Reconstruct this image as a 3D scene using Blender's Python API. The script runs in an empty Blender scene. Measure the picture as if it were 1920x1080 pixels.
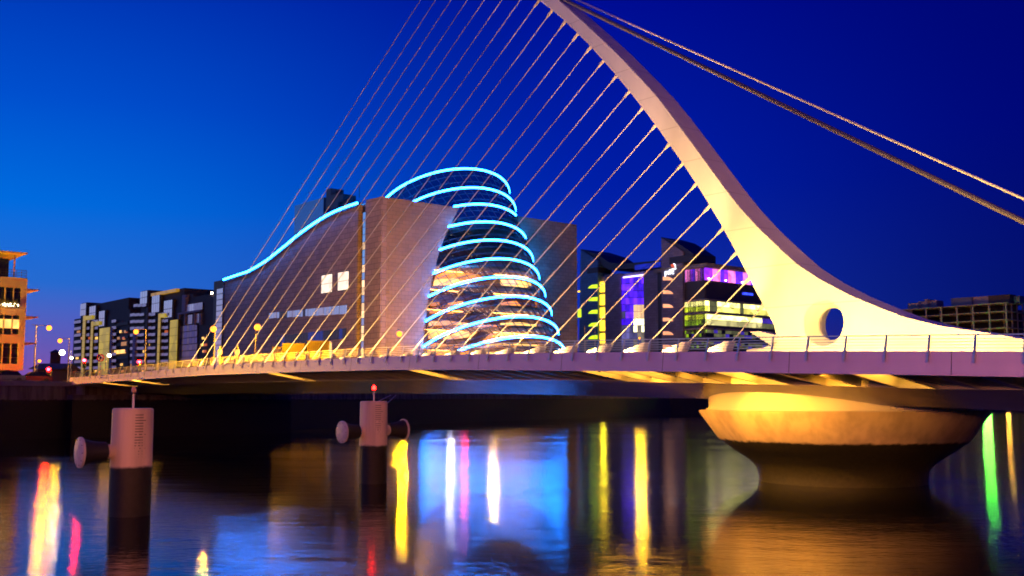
import bpy, bmesh, math, random
from mathutils import Vector, Matrix
random.seed(7)
S = bpy.context.scene
COL = S.collection

# ------------------------------------------------------------------ camera
F_PX, HORIZ = 1950.0, 745.0
TH = math.atan((HORIZ - 540) / F_PX)
CZ = 4.9
cam = bpy.data.cameras.new('camera'); cam.sensor_width = 36.0; cam.lens = 36.0 * F_PX / 1920
cam.clip_start = 0.1; cam.clip_end = 20000
camo = bpy.data.objects.new('camera', cam); COL.objects.link(camo)
camo.location = (0, 0, CZ); camo.rotation_euler = (math.radians(90) + TH, 0, 0)
S.camera = camo

# ------------------------------------------------------------------ dusk sky
world = bpy.data.worlds.new('World'); S.world = world; world.use_nodes = True
nt = world.node_tree; nt.nodes.clear()
def wn(t, **k):
    x = nt.nodes.new(t)
    for a, b in k.items(): setattr(x, a, b)
    return x
tc = wn('ShaderNodeTexCoord'); sep = wn('ShaderNodeSeparateXYZ'); nt.links.new(tc.outputs['Generated'], sep.inputs[0])
flat = wn('ShaderNodeCombineXYZ'); nt.links.new(sep.outputs[0], flat.inputs[0]); nt.links.new(sep.outputs[1], flat.inputs[1])
nrm = wn('ShaderNodeVectorMath', operation='NORMALIZE'); nt.links.new(flat.outputs[0], nrm.inputs[0])
dot = wn('ShaderNodeVectorMath', operation='DOT_PRODUCT'); nt.links.new(nrm.outputs[0], dot.inputs[0])
SUNAZ = math.radians(-72)
dot.inputs[1].default_value = (math.sin(SUNAZ), math.cos(SUNAZ), 0)
mr = wn('ShaderNodeMapRange', interpolation_type='LINEAR'); nt.links.new(dot.outputs['Value'], mr.inputs[0])
mr.inputs[1].default_value = -0.22; mr.inputs[2].default_value = 0.74
def ramp(stops):
    r = wn('ShaderNodeValToRGB'); el = r.color_ramp.elements
    while len(el) < len(stops): el.new(0.5)
    for e, (p, c) in zip(el, stops): e.position = p; e.color = (*c, 1)
    nt.links.new(sep.outputs[2], r.inputs[0]); return r
r_dark = ramp([(0, (.003, .006, .095)), (.08, (.001, .005, .135)), (.24, (.0, .002, .18)), (.6, (.0, .001, .13))])
r_mid = ramp([(0, (.07, .03, .30)), (.08, (.008, .032, .42)), (.20, (.0, .014, .40)), (.36, (.0, .004, .30)), (.7, (.0, .003, .2))])
r_lite = ramp([(0, (.26, .075, .34)), (.05, (.12, .105, .48)), (.10, (.02, .15, .64)), (.17, (.0, .15, .74)), (.26, (.0, .08, .62)), (.36, (.0, .035, .46)), (.75, (.0, .006, .22))])
m1 = wn('ShaderNodeMapRange', interpolation_type='SMOOTHSTEP'); nt.links.new(mr.outputs[0], m1.inputs[0]); m1.inputs[1].default_value = 0; m1.inputs[2].default_value = .55
m2 = wn('ShaderNodeMapRange', interpolation_type='SMOOTHSTEP'); nt.links.new(mr.outputs[0], m2.inputs[0]); m2.inputs[1].default_value = .45; m2.inputs[2].default_value = 1
mixa = wn('ShaderNodeMixRGB'); mixb = wn('ShaderNodeMixRGB')
nt.links.new(m1.outputs[0], mixa.inputs[0]); nt.links.new(r_dark.outputs[0], mixa.inputs[1]); nt.links.new(r_mid.outputs[0], mixa.inputs[2])
nt.links.new(m2.outputs[0], mixb.inputs[0]); nt.links.new(mixa.outputs[0], mixb.inputs[1]); nt.links.new(r_lite.outputs[0], mixb.inputs[2])
r_glow = ramp([(0, (.50, .22, .42)), (.06, (.42, .36, .62)), (.14, (.22, .42, .85)), (.28, (.02, .20, .80)), (.5, (.0, .06, .5)), (.8, (.0, .006, .22))])
m3 = wn('ShaderNodeMapRange', interpolation_type='SMOOTHSTEP'); nt.links.new(dot.outputs['Value'], m3.inputs[0]); m3.inputs[1].default_value = .70; m3.inputs[2].default_value = 1
mixc = wn('ShaderNodeMixRGB'); nt.links.new(m3.outputs[0], mixc.inputs[0]); nt.links.new(mixb.outputs[0], mixc.inputs[1]); nt.links.new(r_glow.outputs[0], mixc.inputs[2])
bg = wn('ShaderNodeBackground'); nt.links.new(mixc.outputs[0], bg.inputs[0]); bg.inputs[1].default_value = 1.0
wo = wn('ShaderNodeOutputWorld'); nt.links.new(bg.outputs[0], wo.inputs[0])

S.view_settings.view_transform = 'Standard'; S.view_settings.look = 'None'
S.view_settings.exposure = 0; S.view_settings.gamma = 1; S.view_settings.use_curve_mapping = False
S.render.engine = 'CYCLES'
S.cycles.use_denoising = True; S.cycles.use_adaptive_sampling = False
try: S.cycles.denoiser = 'OPENIMAGEDENOISE'
except Exception: pass
S.cycles.denoising_input_passes = 'RGB_ALBEDO'; S.cycles.filter_width = 1.75
S.cycles.sample_clamp_indirect = 4.0; S.cycles.sample_clamp_direct = 0
S.cycles.max_bounces = 4; S.cycles.diffuse_bounces = 2; S.cycles.glossy_bounces = 3; S.cycles.transparent_max_bounces = 8
S.cycles.caustics_reflective = False; S.cycles.caustics_refractive = False

# ------------------------------------------------------------------ survey helpers
def ray(px, py):
    x = (px - 960) / F_PX; y = (540 - py) / F_PX
    return Vector((x, math.cos(TH) - y * math.sin(TH), math.sin(TH) + y * math.cos(TH)))
CAM = Vector((0, 0, CZ))
PHI = math.atan(1632 * math.cos(TH) / F_PX)
U = Vector((-math.sin(PHI), math.cos(PHI), 0)); N = Vector((math.cos(PHI), math.sin(PHI), 0)); ZV = Vector((0, 0, 1))
W0, S0 = 54.578, 35.256
def B(s, w, z): return U * (S0 + s) + N * (W0 + w) + ZV * z
def sz(px, py, w):
    d = ray(px, py); t = (W0 + w) / N.dot(d); p = CAM + d * t
    return p.dot(U) - S0, p.z
def lerp_tab(tab):
    tab = sorted(tab)
    def f(x):
        if x <= tab[0][0]: return tab[0][1]
        for (a, ya), (b, yb) in zip(tab, tab[1:]):
            if x <= b:
                return ya + (yb - ya) * (x - a) / (b - a)
        return tab[-1][1]
    return f
def at_depth(px, py, y):
    d = ray(px, py); return CAM + d * (y / d.y)

class Plane:
    """vertical survey plane: o = origin (ground point), d = horizontal direction, out = outward normal"""
    def __init__(s, o, d, out): s.o = Vector((o[0], o[1], 0)); s.d = d; s.out = out
    def hit(s, px, py, off=0.0):
        r = ray(px, py); t = (s.o + s.out * off - CAM).dot(s.out) / r.dot(s.out); p = CAM + r * t
        return (p - s.o).dot(s.d), p.z
    def p(s, a, off, z): return s.o + s.d * a + s.out * off + ZV * z
    def rect(s, x0, x1, y0, y1, off=0.0):
        xm = (x0 + x1) / 2; ym = (y0 + y1) / 2
        a0, a1 = sorted((s.hit(x0, ym, off)[0], s.hit(x1, ym, off)[0])); z0, z1 = sorted((s.hit(xm, y0, off)[1], s.hit(xm, y1, off)[1]))
        return a0, a1, z0, z1

# ------------------------------------------------------------------ mesh helpers
class MB:
    def __init__(s): s.v = []; s.f = []
    def add(s, vs, fs):
        k = len(s.v); s.v += [Vector(v) for v in vs]; s.f += [[i + k for i in f] for f in fs]; return s
    def hexa(s, b, t):
        return s.add(list(b) + list(t), [(3, 2, 1, 0), (4, 5, 6, 7), (0, 1, 5, 4), (1, 2, 6, 5), (2, 3, 7, 6), (3, 0, 4, 7)])
    def box(s, x0, x1, y0, y1, z0, z1, M=None):
        b = [Vector(v) for v in ((x0, y0, z0), (x1, y0, z0), (x1, y1, z0), (x0, y1, z0))]
        t = [v + Vector((0, 0, z1 - z0)) for v in b]
        if M: b = [M @ v for v in b]; t = [M @ v for v in t]
        return s.hexa(b, t)
    def pbox(s, P, a0, a1, z0, z1, o0, o1):
        return s.hexa([P.p(a0, o0, z0), P.p(a1, o0, z0), P.p(a1, o1, z0), P.p(a0, o1, z0)], [P.p(a0, o0, z1), P.p(a1, o0, z1), P.p(a1, o1, z1), P.p(a0, o1, z1)])
    def bbox(s, s0, s1, w0, w1, z0, z1):
        return s.hexa([B(s0, w0, z0), B(s1, w0, z0), B(s1, w1, z0), B(s0, w1, z0)], [B(s0, w0, z1), B(s1, w0, z1), B(s1, w1, z1), B(s0, w1, z1)])
    def prism(s, pts, vec):
        n = len(pts); pts = [Vector(p) for p in pts]
        return s.add(pts + [p + vec for p in pts], [list(range(n))[::-1], [n + i for i in range(n)]] + [[i, (i + 1) % n, n + (i + 1) % n, n + i] for i in range(n)])
    def tube(s, pts, r, n=6, cap=True, r1=None):
        pts = [Vector(p) for p in pts]; rings = []
        for i, p in enumerate(pts):
            t = (pts[min(i + 1, len(pts) - 1)] - pts[max(i - 1, 0)]).normalized()
            a = t.cross(ZV); a = a.normalized() if a.length > 1e-3 else Vector((1, 0, 0))
            b = a.cross(t).normalized()
            rr = r if r1 is None else r + (r1 - r) * i / max(1, len(pts) - 1)
            rings.append([p + (a * math.cos(2 * math.pi * k / n) + b * math.sin(2 * math.pi * k / n)) * rr for k in range(n)])
        vs = [v for q in rings for v in q]; fs = []
        for i in range(len(pts) - 1):
            for k in range(n):
                fs.append((i * n + k, i * n + (k + 1) % n, (i + 1) * n + (k + 1) % n, (i + 1) * n + k))
        if cap: fs += [list(range(n))[::-1], [(len(pts) - 1) * n + k for k in range(n)]]
        return s.add(vs, fs)
    def lathe(s, prof, c, axis=ZV, n=32, cap=True):
        axis = Vector(axis).normalized(); a = axis.cross(Vector((0.31, 0.95, 0.02))).normalized(); b = axis.cross(a)
        c = Vector(c); vs = []; fs = []
        for r, h in prof:
            vs += [c + axis * h + (a * math.cos(2 * math.pi * k / n) + b * math.sin(2 * math.pi * k / n)) * r for k in range(n)]
        for i in range(len(prof) - 1):
            for k in range(n): fs.append((i * n + k, i * n + (k + 1) % n, (i + 1) * n + (k + 1) % n, (i + 1) * n + k))
        if cap: fs += [list(range(n))[::-1], [(len(prof) - 1) * n + k for k in range(n)]]
        return s.add(vs, fs)
    def build(s, name, mat, parent=None, smooth=False, bevel=0):
        me = bpy.data.meshes.new(name); me.from_pydata([tuple(v) for v in s.v], [], s.f)
        bm = bmesh.new(); bm.from_mesh(me); bmesh.ops.recalc_face_normals(bm, faces=bm.faces)
        if bevel: bmesh.ops.bevel(bm, geom=list(bm.edges), offset=bevel, segments=1, affect='EDGES')
        bm.to_mesh(me); bm.free()
        if smooth:
            for p in me.polygons: p.use_smooth = True
            if hasattr(me, 'set_sharp_from_angle'): me.set_sharp_from_angle(angle=math.radians(38))
        me.materials.append(mat); o = bpy.data.objects.new(name, me); COL.objects.link(o)
        if parent: attach(o, parent)
        return o
def attach(o, parent):
    o.parent = parent; o.matrix_parent_inverse = INV.get(parent.name, Matrix.Identity(4))
INV = {}
def thing(name, label, cat, loc, group=None):
    o = bpy.data.objects.new(name, None); COL.objects.link(o); o.location = loc; o.empty_display_size = 0.5
    INV[o.name] = Matrix.Translation(Vector(loc)).inverted()
    tag(o, label, cat, group); return o
def tag(o, label=None, cat=None, group=None, kind=None):
    if label: o['label'] = label
    if cat: o['category'] = cat
    if group: o['group'] = group
    if kind: o['kind'] = kind
    return o
def copy_of(o, parent=None, M=None):
    c = o.copy(); COL.objects.link(c)
    if M is not None: c.matrix_world = M
    if parent: attach(c, parent)
    return c

# ------------------------------------------------------------------ materials
MATS = {}
def mat(name, col, rough=.6, metal=0, var=.12, scale=3.0, bump=0, emit=None, es=0, stretch=(1, 1, 1), spec=.5, dark=None):
    if name in MATS: return MATS[name]
    m = bpy.data.materials.new(name); m.use_nodes = True; t = m.node_tree; b = t.nodes['Principled BSDF']
    b.inputs['Roughness'].default_value = rough; b.inputs['Metallic'].default_value = metal; b.inputs['Specular IOR Level'].default_value = spec
    co = t.nodes.new('ShaderNodeNewGeometry'); mp = t.nodes.new('ShaderNodeMapping'); mp.inputs['Scale'].default_value = stretch
    t.links.new(co.outputs['Position'], mp.inputs[0])
    nz = t.nodes.new('ShaderNodeTexNoise'); nz.inputs['Scale'].default_value = scale; nz.inputs['Detail'].default_value = 5
    t.links.new(mp.outputs[0], nz.inputs[0])
    mx = t.nodes.new('ShaderNodeMixRGB'); t.links.new(nz.outputs[0], mx.inputs[0])
    d = dark or tuple(c * (1 - 2 * var) for c in col)
    mx.inputs[1].default_value = (*d, 1); mx.inputs[2].default_value = (*[min(1, c * (1 + var)) for c in col], 1)
    t.links.new(mx.outputs[0], b.inputs['Base Color'])
    if bump:
        bp = t.nodes.new('ShaderNodeBump'); bp.inputs['Strength'].default_value = bump; bp.inputs['Distance'].default_value = .05
        t.links.new(nz.outputs[0], bp.inputs['Height']); t.links.new(bp.outputs[0], b.inputs['Normal'])
    if emit:
        b.inputs['Emission Color'].default_value = (*emit, 1); b.inputs['Emission Strength'].default_value = es
    MATS[name] = m; return m
def emat(name, col, s, var=0, scale=1.0):
    """a lit surface; var modulates it with a coarse pattern of things in the room behind"""
    if name in MATS: return MATS[name]
    m = bpy.data.materials.new(name); m.use_nodes = True; t = m.node_tree; b = t.nodes['Principled BSDF']
    b.inputs['Base Color'].default_value = (*[c * .3 for c in col], 1); b.inputs['Roughness'].default_value = .3
    b.inputs['Emission Color'].default_value = (*col, 1); b.inputs['Emission Strength'].default_value = s
    if var:
        co = t.nodes.new('ShaderNodeNewGeometry'); nz = t.nodes.new('ShaderNodeTexVoronoi'); nz.inputs['Scale'].default_value = scale
        t.links.new(co.outputs['Position'], nz.inputs['Vector'])
        mp = t.nodes.new('ShaderNodeMapRange'); t.links.new(nz.outputs['Color'], mp.inputs[0]); mp.inputs[3].default_value = s * (1 - var); mp.inputs[4].default_value = s * (1 + var)
        t.links.new(mp.outputs[0], b.inputs['Emission Strength'])
    MATS[name] = m; return m
def glass(name, tint, mirror, rough=.05):
    if name in MATS: return MATS[name]
    m = bpy.data.materials.new(name); m.use_nodes = True; t = m.node_tree; t.nodes.clear()
    tr = t.nodes.new('ShaderNodeBsdfTransparent'); tr.inputs[0].default_value = (*tint, 1)
    gl = t.nodes.new('ShaderNodeBsdfGlossy'); gl.inputs['Roughness'].default_value = rough; gl.inputs[0].default_value = (.9, .95, 1, 1)
    lw = t.nodes.new('ShaderNodeFresnel'); lw.inputs[0].default_value = mirror
    mx = t.nodes.new('ShaderNodeMixShader'); t.links.new(lw.outputs[0], mx.inputs[0]); t.links.new(tr.outputs[0], mx.inputs[1]); t.links.new(gl.outputs[0], mx.inputs[2])
    ou = t.nodes.new('ShaderNodeOutputMaterial'); t.links.new(mx.outputs[0], ou.inputs[0])
    MATS[name] = m; return m
def panel_mat(name, col, mortar, bw, bh, rough=.7, msize=.02):
    """stone cladding: courses follow height, columns follow the run of either wall"""
    if name in MATS: return MATS[name]
    m = bpy.data.materials.new(name); m.use_nodes = True; t = m.node_tree; b = t.nodes['Principled BSDF']; b.inputs['Roughness'].default_value = rough
    g = t.nodes.new('ShaderNodeNewGeometry')
    ru = t.nodes.new('ShaderNodeVectorMath'); ru.operation = 'DOT_PRODUCT'; ru.inputs[1].default_value = U + N
    t.links.new(g.outputs['Position'], ru.inputs[0])
    sp = t.nodes.new('ShaderNodeSeparateXYZ'); t.links.new(g.outputs['Position'], sp.inputs[0])
    cb = t.nodes.new('ShaderNodeCombineXYZ'); t.links.new(ru.outputs['Value'], cb.inputs[0]); t.links.new(sp.outputs[2], cb.inputs[1])
    br = t.nodes.new('ShaderNodeTexBrick'); br.inputs['Scale'].default_value = 1; br.inputs['Brick Width'].default_value = bw; br.inputs['Row Height'].default_value = bh
    br.inputs['Mortar Size'].default_value = msize; br.inputs['Color1'].default_value = (*col, 1); br.inputs['Color2'].default_value = (*[c * .8 for c in col], 1); br.inputs['Mortar'].default_value = (*mortar, 1)
    t.links.new(cb.outputs[0], br.inputs[0])
    nz = t.nodes.new('ShaderNodeTexNoise'); nz.inputs['Scale'].default_value = .12; nz.inputs['Detail'].default_value = 6; t.links.new(g.outputs['Position'], nz.inputs[0])
    mx = t.nodes.new('ShaderNodeMixRGB'); mx.blend_type = 'MULTIPLY'; mx.inputs[0].default_value = .5
    t.links.new(br.outputs[0], mx.inputs[1]); t.links.new(nz.outputs[0], mx.inputs[2]); t.links.new(mx.outputs[0], b.inputs['Base Color'])
    bp = t.nodes.new('ShaderNodeBump'); bp.inputs['Strength'].default_value = .4; bp.inputs['Distance'].default_value = .03; t.links.new(br.outputs['Fac'], bp.inputs['Height']); bp.invert = True
    t.links.new(bp.outputs[0], b.inputs['Normal'])
    MATS[name] = m; return m
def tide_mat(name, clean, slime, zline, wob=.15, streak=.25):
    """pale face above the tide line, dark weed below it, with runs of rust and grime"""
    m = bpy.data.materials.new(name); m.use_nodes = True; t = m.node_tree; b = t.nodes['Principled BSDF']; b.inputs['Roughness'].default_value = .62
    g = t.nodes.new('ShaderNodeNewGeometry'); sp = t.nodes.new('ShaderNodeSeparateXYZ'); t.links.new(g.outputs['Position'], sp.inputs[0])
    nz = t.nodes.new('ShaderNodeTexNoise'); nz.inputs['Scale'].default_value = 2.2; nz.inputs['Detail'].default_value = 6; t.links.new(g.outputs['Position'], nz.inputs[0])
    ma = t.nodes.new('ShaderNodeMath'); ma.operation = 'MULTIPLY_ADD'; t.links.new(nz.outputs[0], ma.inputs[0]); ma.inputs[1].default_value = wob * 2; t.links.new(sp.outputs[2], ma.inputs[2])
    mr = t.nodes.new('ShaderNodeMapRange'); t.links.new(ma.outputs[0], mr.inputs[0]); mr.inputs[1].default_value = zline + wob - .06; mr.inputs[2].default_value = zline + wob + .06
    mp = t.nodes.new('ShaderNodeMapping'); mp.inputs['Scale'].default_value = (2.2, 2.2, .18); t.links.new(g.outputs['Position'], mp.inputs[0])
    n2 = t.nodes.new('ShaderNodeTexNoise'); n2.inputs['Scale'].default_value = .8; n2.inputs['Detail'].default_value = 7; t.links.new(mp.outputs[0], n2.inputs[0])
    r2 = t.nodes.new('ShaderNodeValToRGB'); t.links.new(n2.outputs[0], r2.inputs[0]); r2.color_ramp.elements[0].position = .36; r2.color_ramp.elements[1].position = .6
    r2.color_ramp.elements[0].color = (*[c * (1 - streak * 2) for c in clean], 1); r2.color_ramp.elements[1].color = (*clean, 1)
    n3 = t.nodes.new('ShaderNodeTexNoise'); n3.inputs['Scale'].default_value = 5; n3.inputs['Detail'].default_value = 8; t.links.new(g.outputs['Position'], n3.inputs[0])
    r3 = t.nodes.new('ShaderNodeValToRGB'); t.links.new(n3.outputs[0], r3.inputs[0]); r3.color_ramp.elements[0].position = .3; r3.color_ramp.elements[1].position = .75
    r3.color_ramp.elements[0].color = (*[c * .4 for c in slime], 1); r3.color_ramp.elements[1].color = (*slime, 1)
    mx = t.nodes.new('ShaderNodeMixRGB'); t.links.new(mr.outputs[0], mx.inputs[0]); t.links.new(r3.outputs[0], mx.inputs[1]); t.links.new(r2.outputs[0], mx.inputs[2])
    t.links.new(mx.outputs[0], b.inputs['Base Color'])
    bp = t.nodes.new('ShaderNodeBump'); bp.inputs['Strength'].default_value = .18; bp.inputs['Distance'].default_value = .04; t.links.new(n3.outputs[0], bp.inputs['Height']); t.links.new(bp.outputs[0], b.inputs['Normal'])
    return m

def seam(m, pitch, depth):
    t = m.node_tree; b = t.nodes['Principled BSDF']; src = b.inputs['Base Color'].links[0].from_socket
    g = t.nodes.new('ShaderNodeNewGeometry'); sp = t.nodes.new('ShaderNodeSeparateXYZ'); t.links.new(g.outputs['Position'], sp.inputs[0])
    dv = t.nodes.new('ShaderNodeMath'); dv.operation = 'DIVIDE'; t.links.new(sp.outputs[2], dv.inputs[0]); dv.inputs[1].default_value = pitch
    fr = t.nodes.new('ShaderNodeMath'); fr.operation = 'FRACT'; t.links.new(dv.outputs[0], fr.inputs[0])
    lt = t.nodes.new('ShaderNodeMath'); lt.operation = 'LESS_THAN'; t.links.new(fr.outputs[0], lt.inputs[0]); lt.inputs[1].default_value = .05 / pitch
    ml = t.nodes.new('ShaderNodeMath'); ml.operation = 'MULTIPLY'; t.links.new(lt.outputs[0], ml.inputs[0]); ml.inputs[1].default_value = depth
    mx = t.nodes.new('ShaderNodeMixRGB'); t.links.new(ml.outputs[0], mx.inputs[0]); t.links.new(src, mx.inputs[1]); mx.inputs[2].default_value = (.25, .22, .2, 1); t.links.new(mx.outputs[0], b.inputs['Base Color'])
WHITE = mat('white_paint', (.78, .77, .75), .38, var=.04, scale=.6)
SOFFIT = mat('girder_paint', (.62, .61, .60), .24, var=.10, scale=.5, bump=.1)
EDGE = mat('edge_beam_violet_light', (.54, .43, .78), .36, var=.07, scale=.9, stretch=(1, 1, .25), bump=.05)  # the beam is white; violet dusk light is put into the colour
PYL = mat('pylon_paint', (.80, .78, .74), .40, var=.06, scale=.5, stretch=(1.5, 1.5, .35), bump=.08)
seam(PYL, 2.6, .35)
STEEL = mat('brushed_steel', (.55, .52, .5), .32, .9, var=.08, scale=9)
CABLE = mat('cable_sheath', (.72, .70, .68), .4, var=.04, scale=.12)
DARKM = mat('dark_metal', (.04, .04, .045), .5, .3, scale=4)
BLACK = mat('black_rubber', (.012, .012, .013), .6, scale=6, bump=.3)
ASPHALT = mat('asphalt', (.05, .05, .05), .85, scale=8, var=.2, bump=.3)
PAVING = mat('paving', (.16, .15, .14), .8, scale=2, var=.15)
CONC = mat('concrete', (.34, .32, .29), .8, scale=.8, var=.2, bump=.2)
SODIUM = (1.0, .43, .00012)
LAMP = emat('sodium_lamp', SODIUM, 4200)
LAMPW = emat('white_lamp', (1, .86, .72), 260)
REDL = emat('red_lamp', (1, .05, .02), 160)
AMBERL = emat('amber_lamp', (1, .35, .02), 220)
GREENL = emat('green_lamp', (.12, 1, .05), 400)
FLOODLENS = emat('flood_lens', (1, .66, .28), 40)
UPLENS = emat('uplight_lens', (1, .58, .14), 12)
NEON = emat('neon_tube', (.009, .19, 1.0), 66)
LAMPX = emat('sodium_lamp_strong', SODIUM, 9500)
LAMPL = emat('sodium_lamp_low', SODIUM, 650)

# ------------------------------------------------------------------ setting: water, banks
def water_mat():
    m = bpy.data.materials.new('river_water'); m.use_nodes = True; t = m.node_tree; t.nodes.clear()
    g = t.nodes.new('ShaderNodeNewGeometry')
    def noise(scale, detail, st, rot=0):
        mp = t.nodes.new('ShaderNodeMapping'); mp.inputs['Scale'].default_value = st; mp.inputs['Rotation'].default_value = (0, 0, rot); t.links.new(g.outputs['Position'], mp.inputs[0])
        n = t.nodes.new('ShaderNodeTexNoise'); n.inputs['Scale'].default_value = scale; n.inputs['Detail'].default_value = detail; t.links.new(mp.outputs[0], n.inputs[0]); return n
    a = noise(2.4, 3, (1, 1.8, 1), .25); c = noise(.30, 2, (1, 2.4, 1), .1)
    b1 = t.nodes.new('ShaderNodeBump'); b1.inputs['Strength'].default_value = .13; b1.inputs['Distance'].default_value = .08; t.links.new(a.outputs[0], b1.inputs['Height'])
    b2 = t.nodes.new('ShaderNodeBump'); b2.inputs['Strength'].default_value = .085; b2.inputs['Distance'].default_value = .22; t.links.new(c.outputs[0], b2.inputs['Height']); t.links.new(b1.outputs[0], b2.inputs['Normal'])
    d = noise(.05, 3, (1, 3.0, 1), .2); r = t.nodes.new('ShaderNodeMapRange'); t.links.new(d.outputs[0], r.inputs[0]); r.inputs[1].default_value = .35; r.inputs[2].default_value = .65; r.inputs[3].default_value = -.03; r.inputs[4].default_value = .03
    # the lee of the near bank lies calmer than mid-river
    sp = t.nodes.new('ShaderNodeSeparateXYZ'); t.links.new(g.outputs['Position'], sp.inputs[0])
    ry = t.nodes.new('ShaderNodeMapRange'); t.links.new(sp.outputs[1], ry.inputs[0]); ry.inputs[1].default_value = 35; ry.inputs[2].default_value = 150; ry.inputs[3].default_value = .125; ry.inputs[4].default_value = .165
    ad = t.nodes.new('ShaderNodeMath'); t.links.new(r.outputs[0], ad.inputs[0]); t.links.new(ry.outputs[0], ad.inputs[1])
    gl = t.nodes.new('ShaderNodeBsdfGlossy'); gl.distribution = 'BECKMANN'; gl.inputs[0].default_value = (1, 1, 1, 1); t.links.new(ad.outputs[0], gl.inputs['Roughness']); t.links.new(b2.outputs[0], gl.inputs['Normal'])
    df = t.nodes.new('ShaderNodeBsdfDiffuse'); df.inputs[0].default_value = (.004, .005, .007, 1)
    fr = t.nodes.new('ShaderNodeFresnel'); fr.inputs[0].default_value = 1.75
    mx = t.nodes.new('ShaderNodeMixShader'); t.links.new(fr.outputs[0], mx.inputs[0]); t.links.new(df.outputs[0], mx.inputs[1]); t.links.new(gl.outputs[0], mx.inputs[2])
    ou = t.nodes.new('ShaderNodeOutputMaterial'); t.links.new(mx.outputs[0], ou.inputs[0])
    return m
w = MB(); w.add([(-4000, -300, 0), (4000, -300, 0), (4000, 5000, 0), (-4000, 5000, 0)], [(0, 1, 2, 3)])
tag(w.build('river_water', water_mat()), 'dark river water with rippled coloured reflections of the lights', 'water', kind='structure')

GZ = 6.7
QUAY = [(-900, -60), (-300, 44), (-62, 116), (45, 301), (200, 409), (900, 800), (4000, 2300)]
g = MB(); g.add([(x, y, GZ) for x, y in QUAY] + [(4000, 6000, GZ), (-4000, 6000, GZ), (-4000, -60, GZ)], [list(range(len(QUAY) + 3))])
tag(g.build('ground', ASPHALT), 'asphalt streets and plazas of the far bank', 'ground', kind='structure')
QW = tide_mat('quay_stone', (.20, .17, .15), (.020, .016, .013), 4.6, .25, .3)
qw = thing('quay_wall', 'dark stone quay wall along the far bank of the river', 'wall', (-62, 116, 0))
for (x0, y0), (x1, y1) in zip(QUAY[:-1], QUAY[1:]):
    d = Vector((x1 - x0, y1 - y0, 0)); L = d.length; d.normalize(); o = Vector((d.y, -d.x, 0)); p0 = Vector((x0, y0, 0))
    k = MB(); k.hexa([p0 + o * .9 - ZV * 3, p0 + d * L + o * .9 - ZV * 3, p0 + d * L - o * 1, p0 - o * 1], [p0 + o * .4 + ZV * (GZ - .45), p0 + d * L + o * .4 + ZV * (GZ - .45), p0 + d * L - o * 1 + ZV * (GZ - .45), p0 - o * 1 + ZV * (GZ - .45)])
    k.build('wall_face', QW, qw)
    k = MB(); k.hexa([p0 + o * .6 + ZV * (GZ - .44), p0 + d * L + o * .6 + ZV * (GZ - .44), p0 + d * L - o * .8 + ZV * (GZ - .44), p0 - o * .8 + ZV * (GZ - .44)], [p0 + o * .6 + ZV * (GZ + .15), p0 + d * L + o * .6 + ZV * (GZ + .15), p0 + d * L - o * .8 + ZV * (GZ + .15), p0 - o * .8 + ZV * (GZ + .15)])
    k.build('coping', CONC, qw)
# pavement along the quay edge, with a kerb step to the road
pv = MB()
for (x0, y0), (x1, y1) in zip(QUAY[1:-2], QUAY[2:-1]):
    d = Vector((x1 - x0, y1 - y0, 0)); L = d.length; d.normalize(); o = Vector((-d.y, d.x, 0)); p0 = Vector((x0, y0, 0))
    pv.hexa([p0 + o * .85 + ZV * GZ, p0 + d * L + o * .85 + ZV * GZ, p0 + d * L + o * 6 + ZV * GZ, p0 + o * 6 + ZV * GZ], [p0 + o * .85 + ZV * (GZ + .13), p0 + d * L + o * .85 + ZV * (GZ + .13), p0 + d * L + o * 6 + ZV * (GZ + .13), p0 + o * 6 + ZV * (GZ + .13)])
tag(pv.build('pavement', PAVING), 'paved promenade along the far quay edge', 'pavement', kind='structure')
# near bank behind and beside the camera
e0 = Vector((0, 3.2, 0)); sb = MB()
sb.hexa([e0 - N * 500 - ZV * 3, e0 + N * 500 - ZV * 3, e0 + N * 500 - U * 300 - ZV * 3, e0 - N * 500 - U * 300 - ZV * 3], [e0 - N * 500 + ZV * 3.2, e0 + N * 500 + ZV * 3.2, e0 + N * 500 - U * 300 + ZV * 3.2, e0 - N * 500 - U * 300 + ZV * 3.2])
tag(sb.build('near_bank_quay', PAVING), 'stone quay of the near bank', 'quay', kind='structure')

# ------------------------------------------------------------------ the bridge
ZT = lerp_tab([sz(x, y, -14) for x, y in [(130, 708), (217, 701.3), (320, 691.5), (400, 684), (567, 675.5), (720, 668.5), (855, 664.8), (1050, 661), (1340, 659), (1440, 658.3), (1680, 658.2), (1920, 658.7)]] + [(-40, 6.0), (110, 7.25)])
ZB = lerp_tab([sz(x, y, -14) for x, y in [(123, 722.5), (217, 715), (320, 707.5), (400, 703), (567, 697.5), (720, 693.8), (855, 693.3), (1050, 695), (1340, 697.5), (1440, 699.5), (1680, 702.5), (1920, 707)]] + [(-40, 4.95), (110, 6.3)])
ZR = lerp_tab([sz(x, y, -9.8) for x, y in [(856, 712.5), (1087, 713), (1255, 717), (1404, 720), (1579, 724), (1781, 730)]] + [(45, 6.3), (70, 6.35), (100, 6.1), (-40, 4.9)])
ZH = lerp_tab([sz(x, y, -5) for x, y in [(445, 737.5), (645, 737.5), (800, 736.8), (980, 739), (1137, 743), (1326, 747.5), (1833, 767), (1920, 771)]] + [(85, 5.2), (101, 5.5), (-40, 4.0)])
SA, SB_ = -34.0, 99.6
br = thing('cable_stayed_bridge', 'white cable-stayed bridge with a curved harp pylon crossing the river', 'bridge', B(0, 0, 0))
ST = [SA + (SB_ - SA) * i / 90 for i in range(91)]
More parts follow.
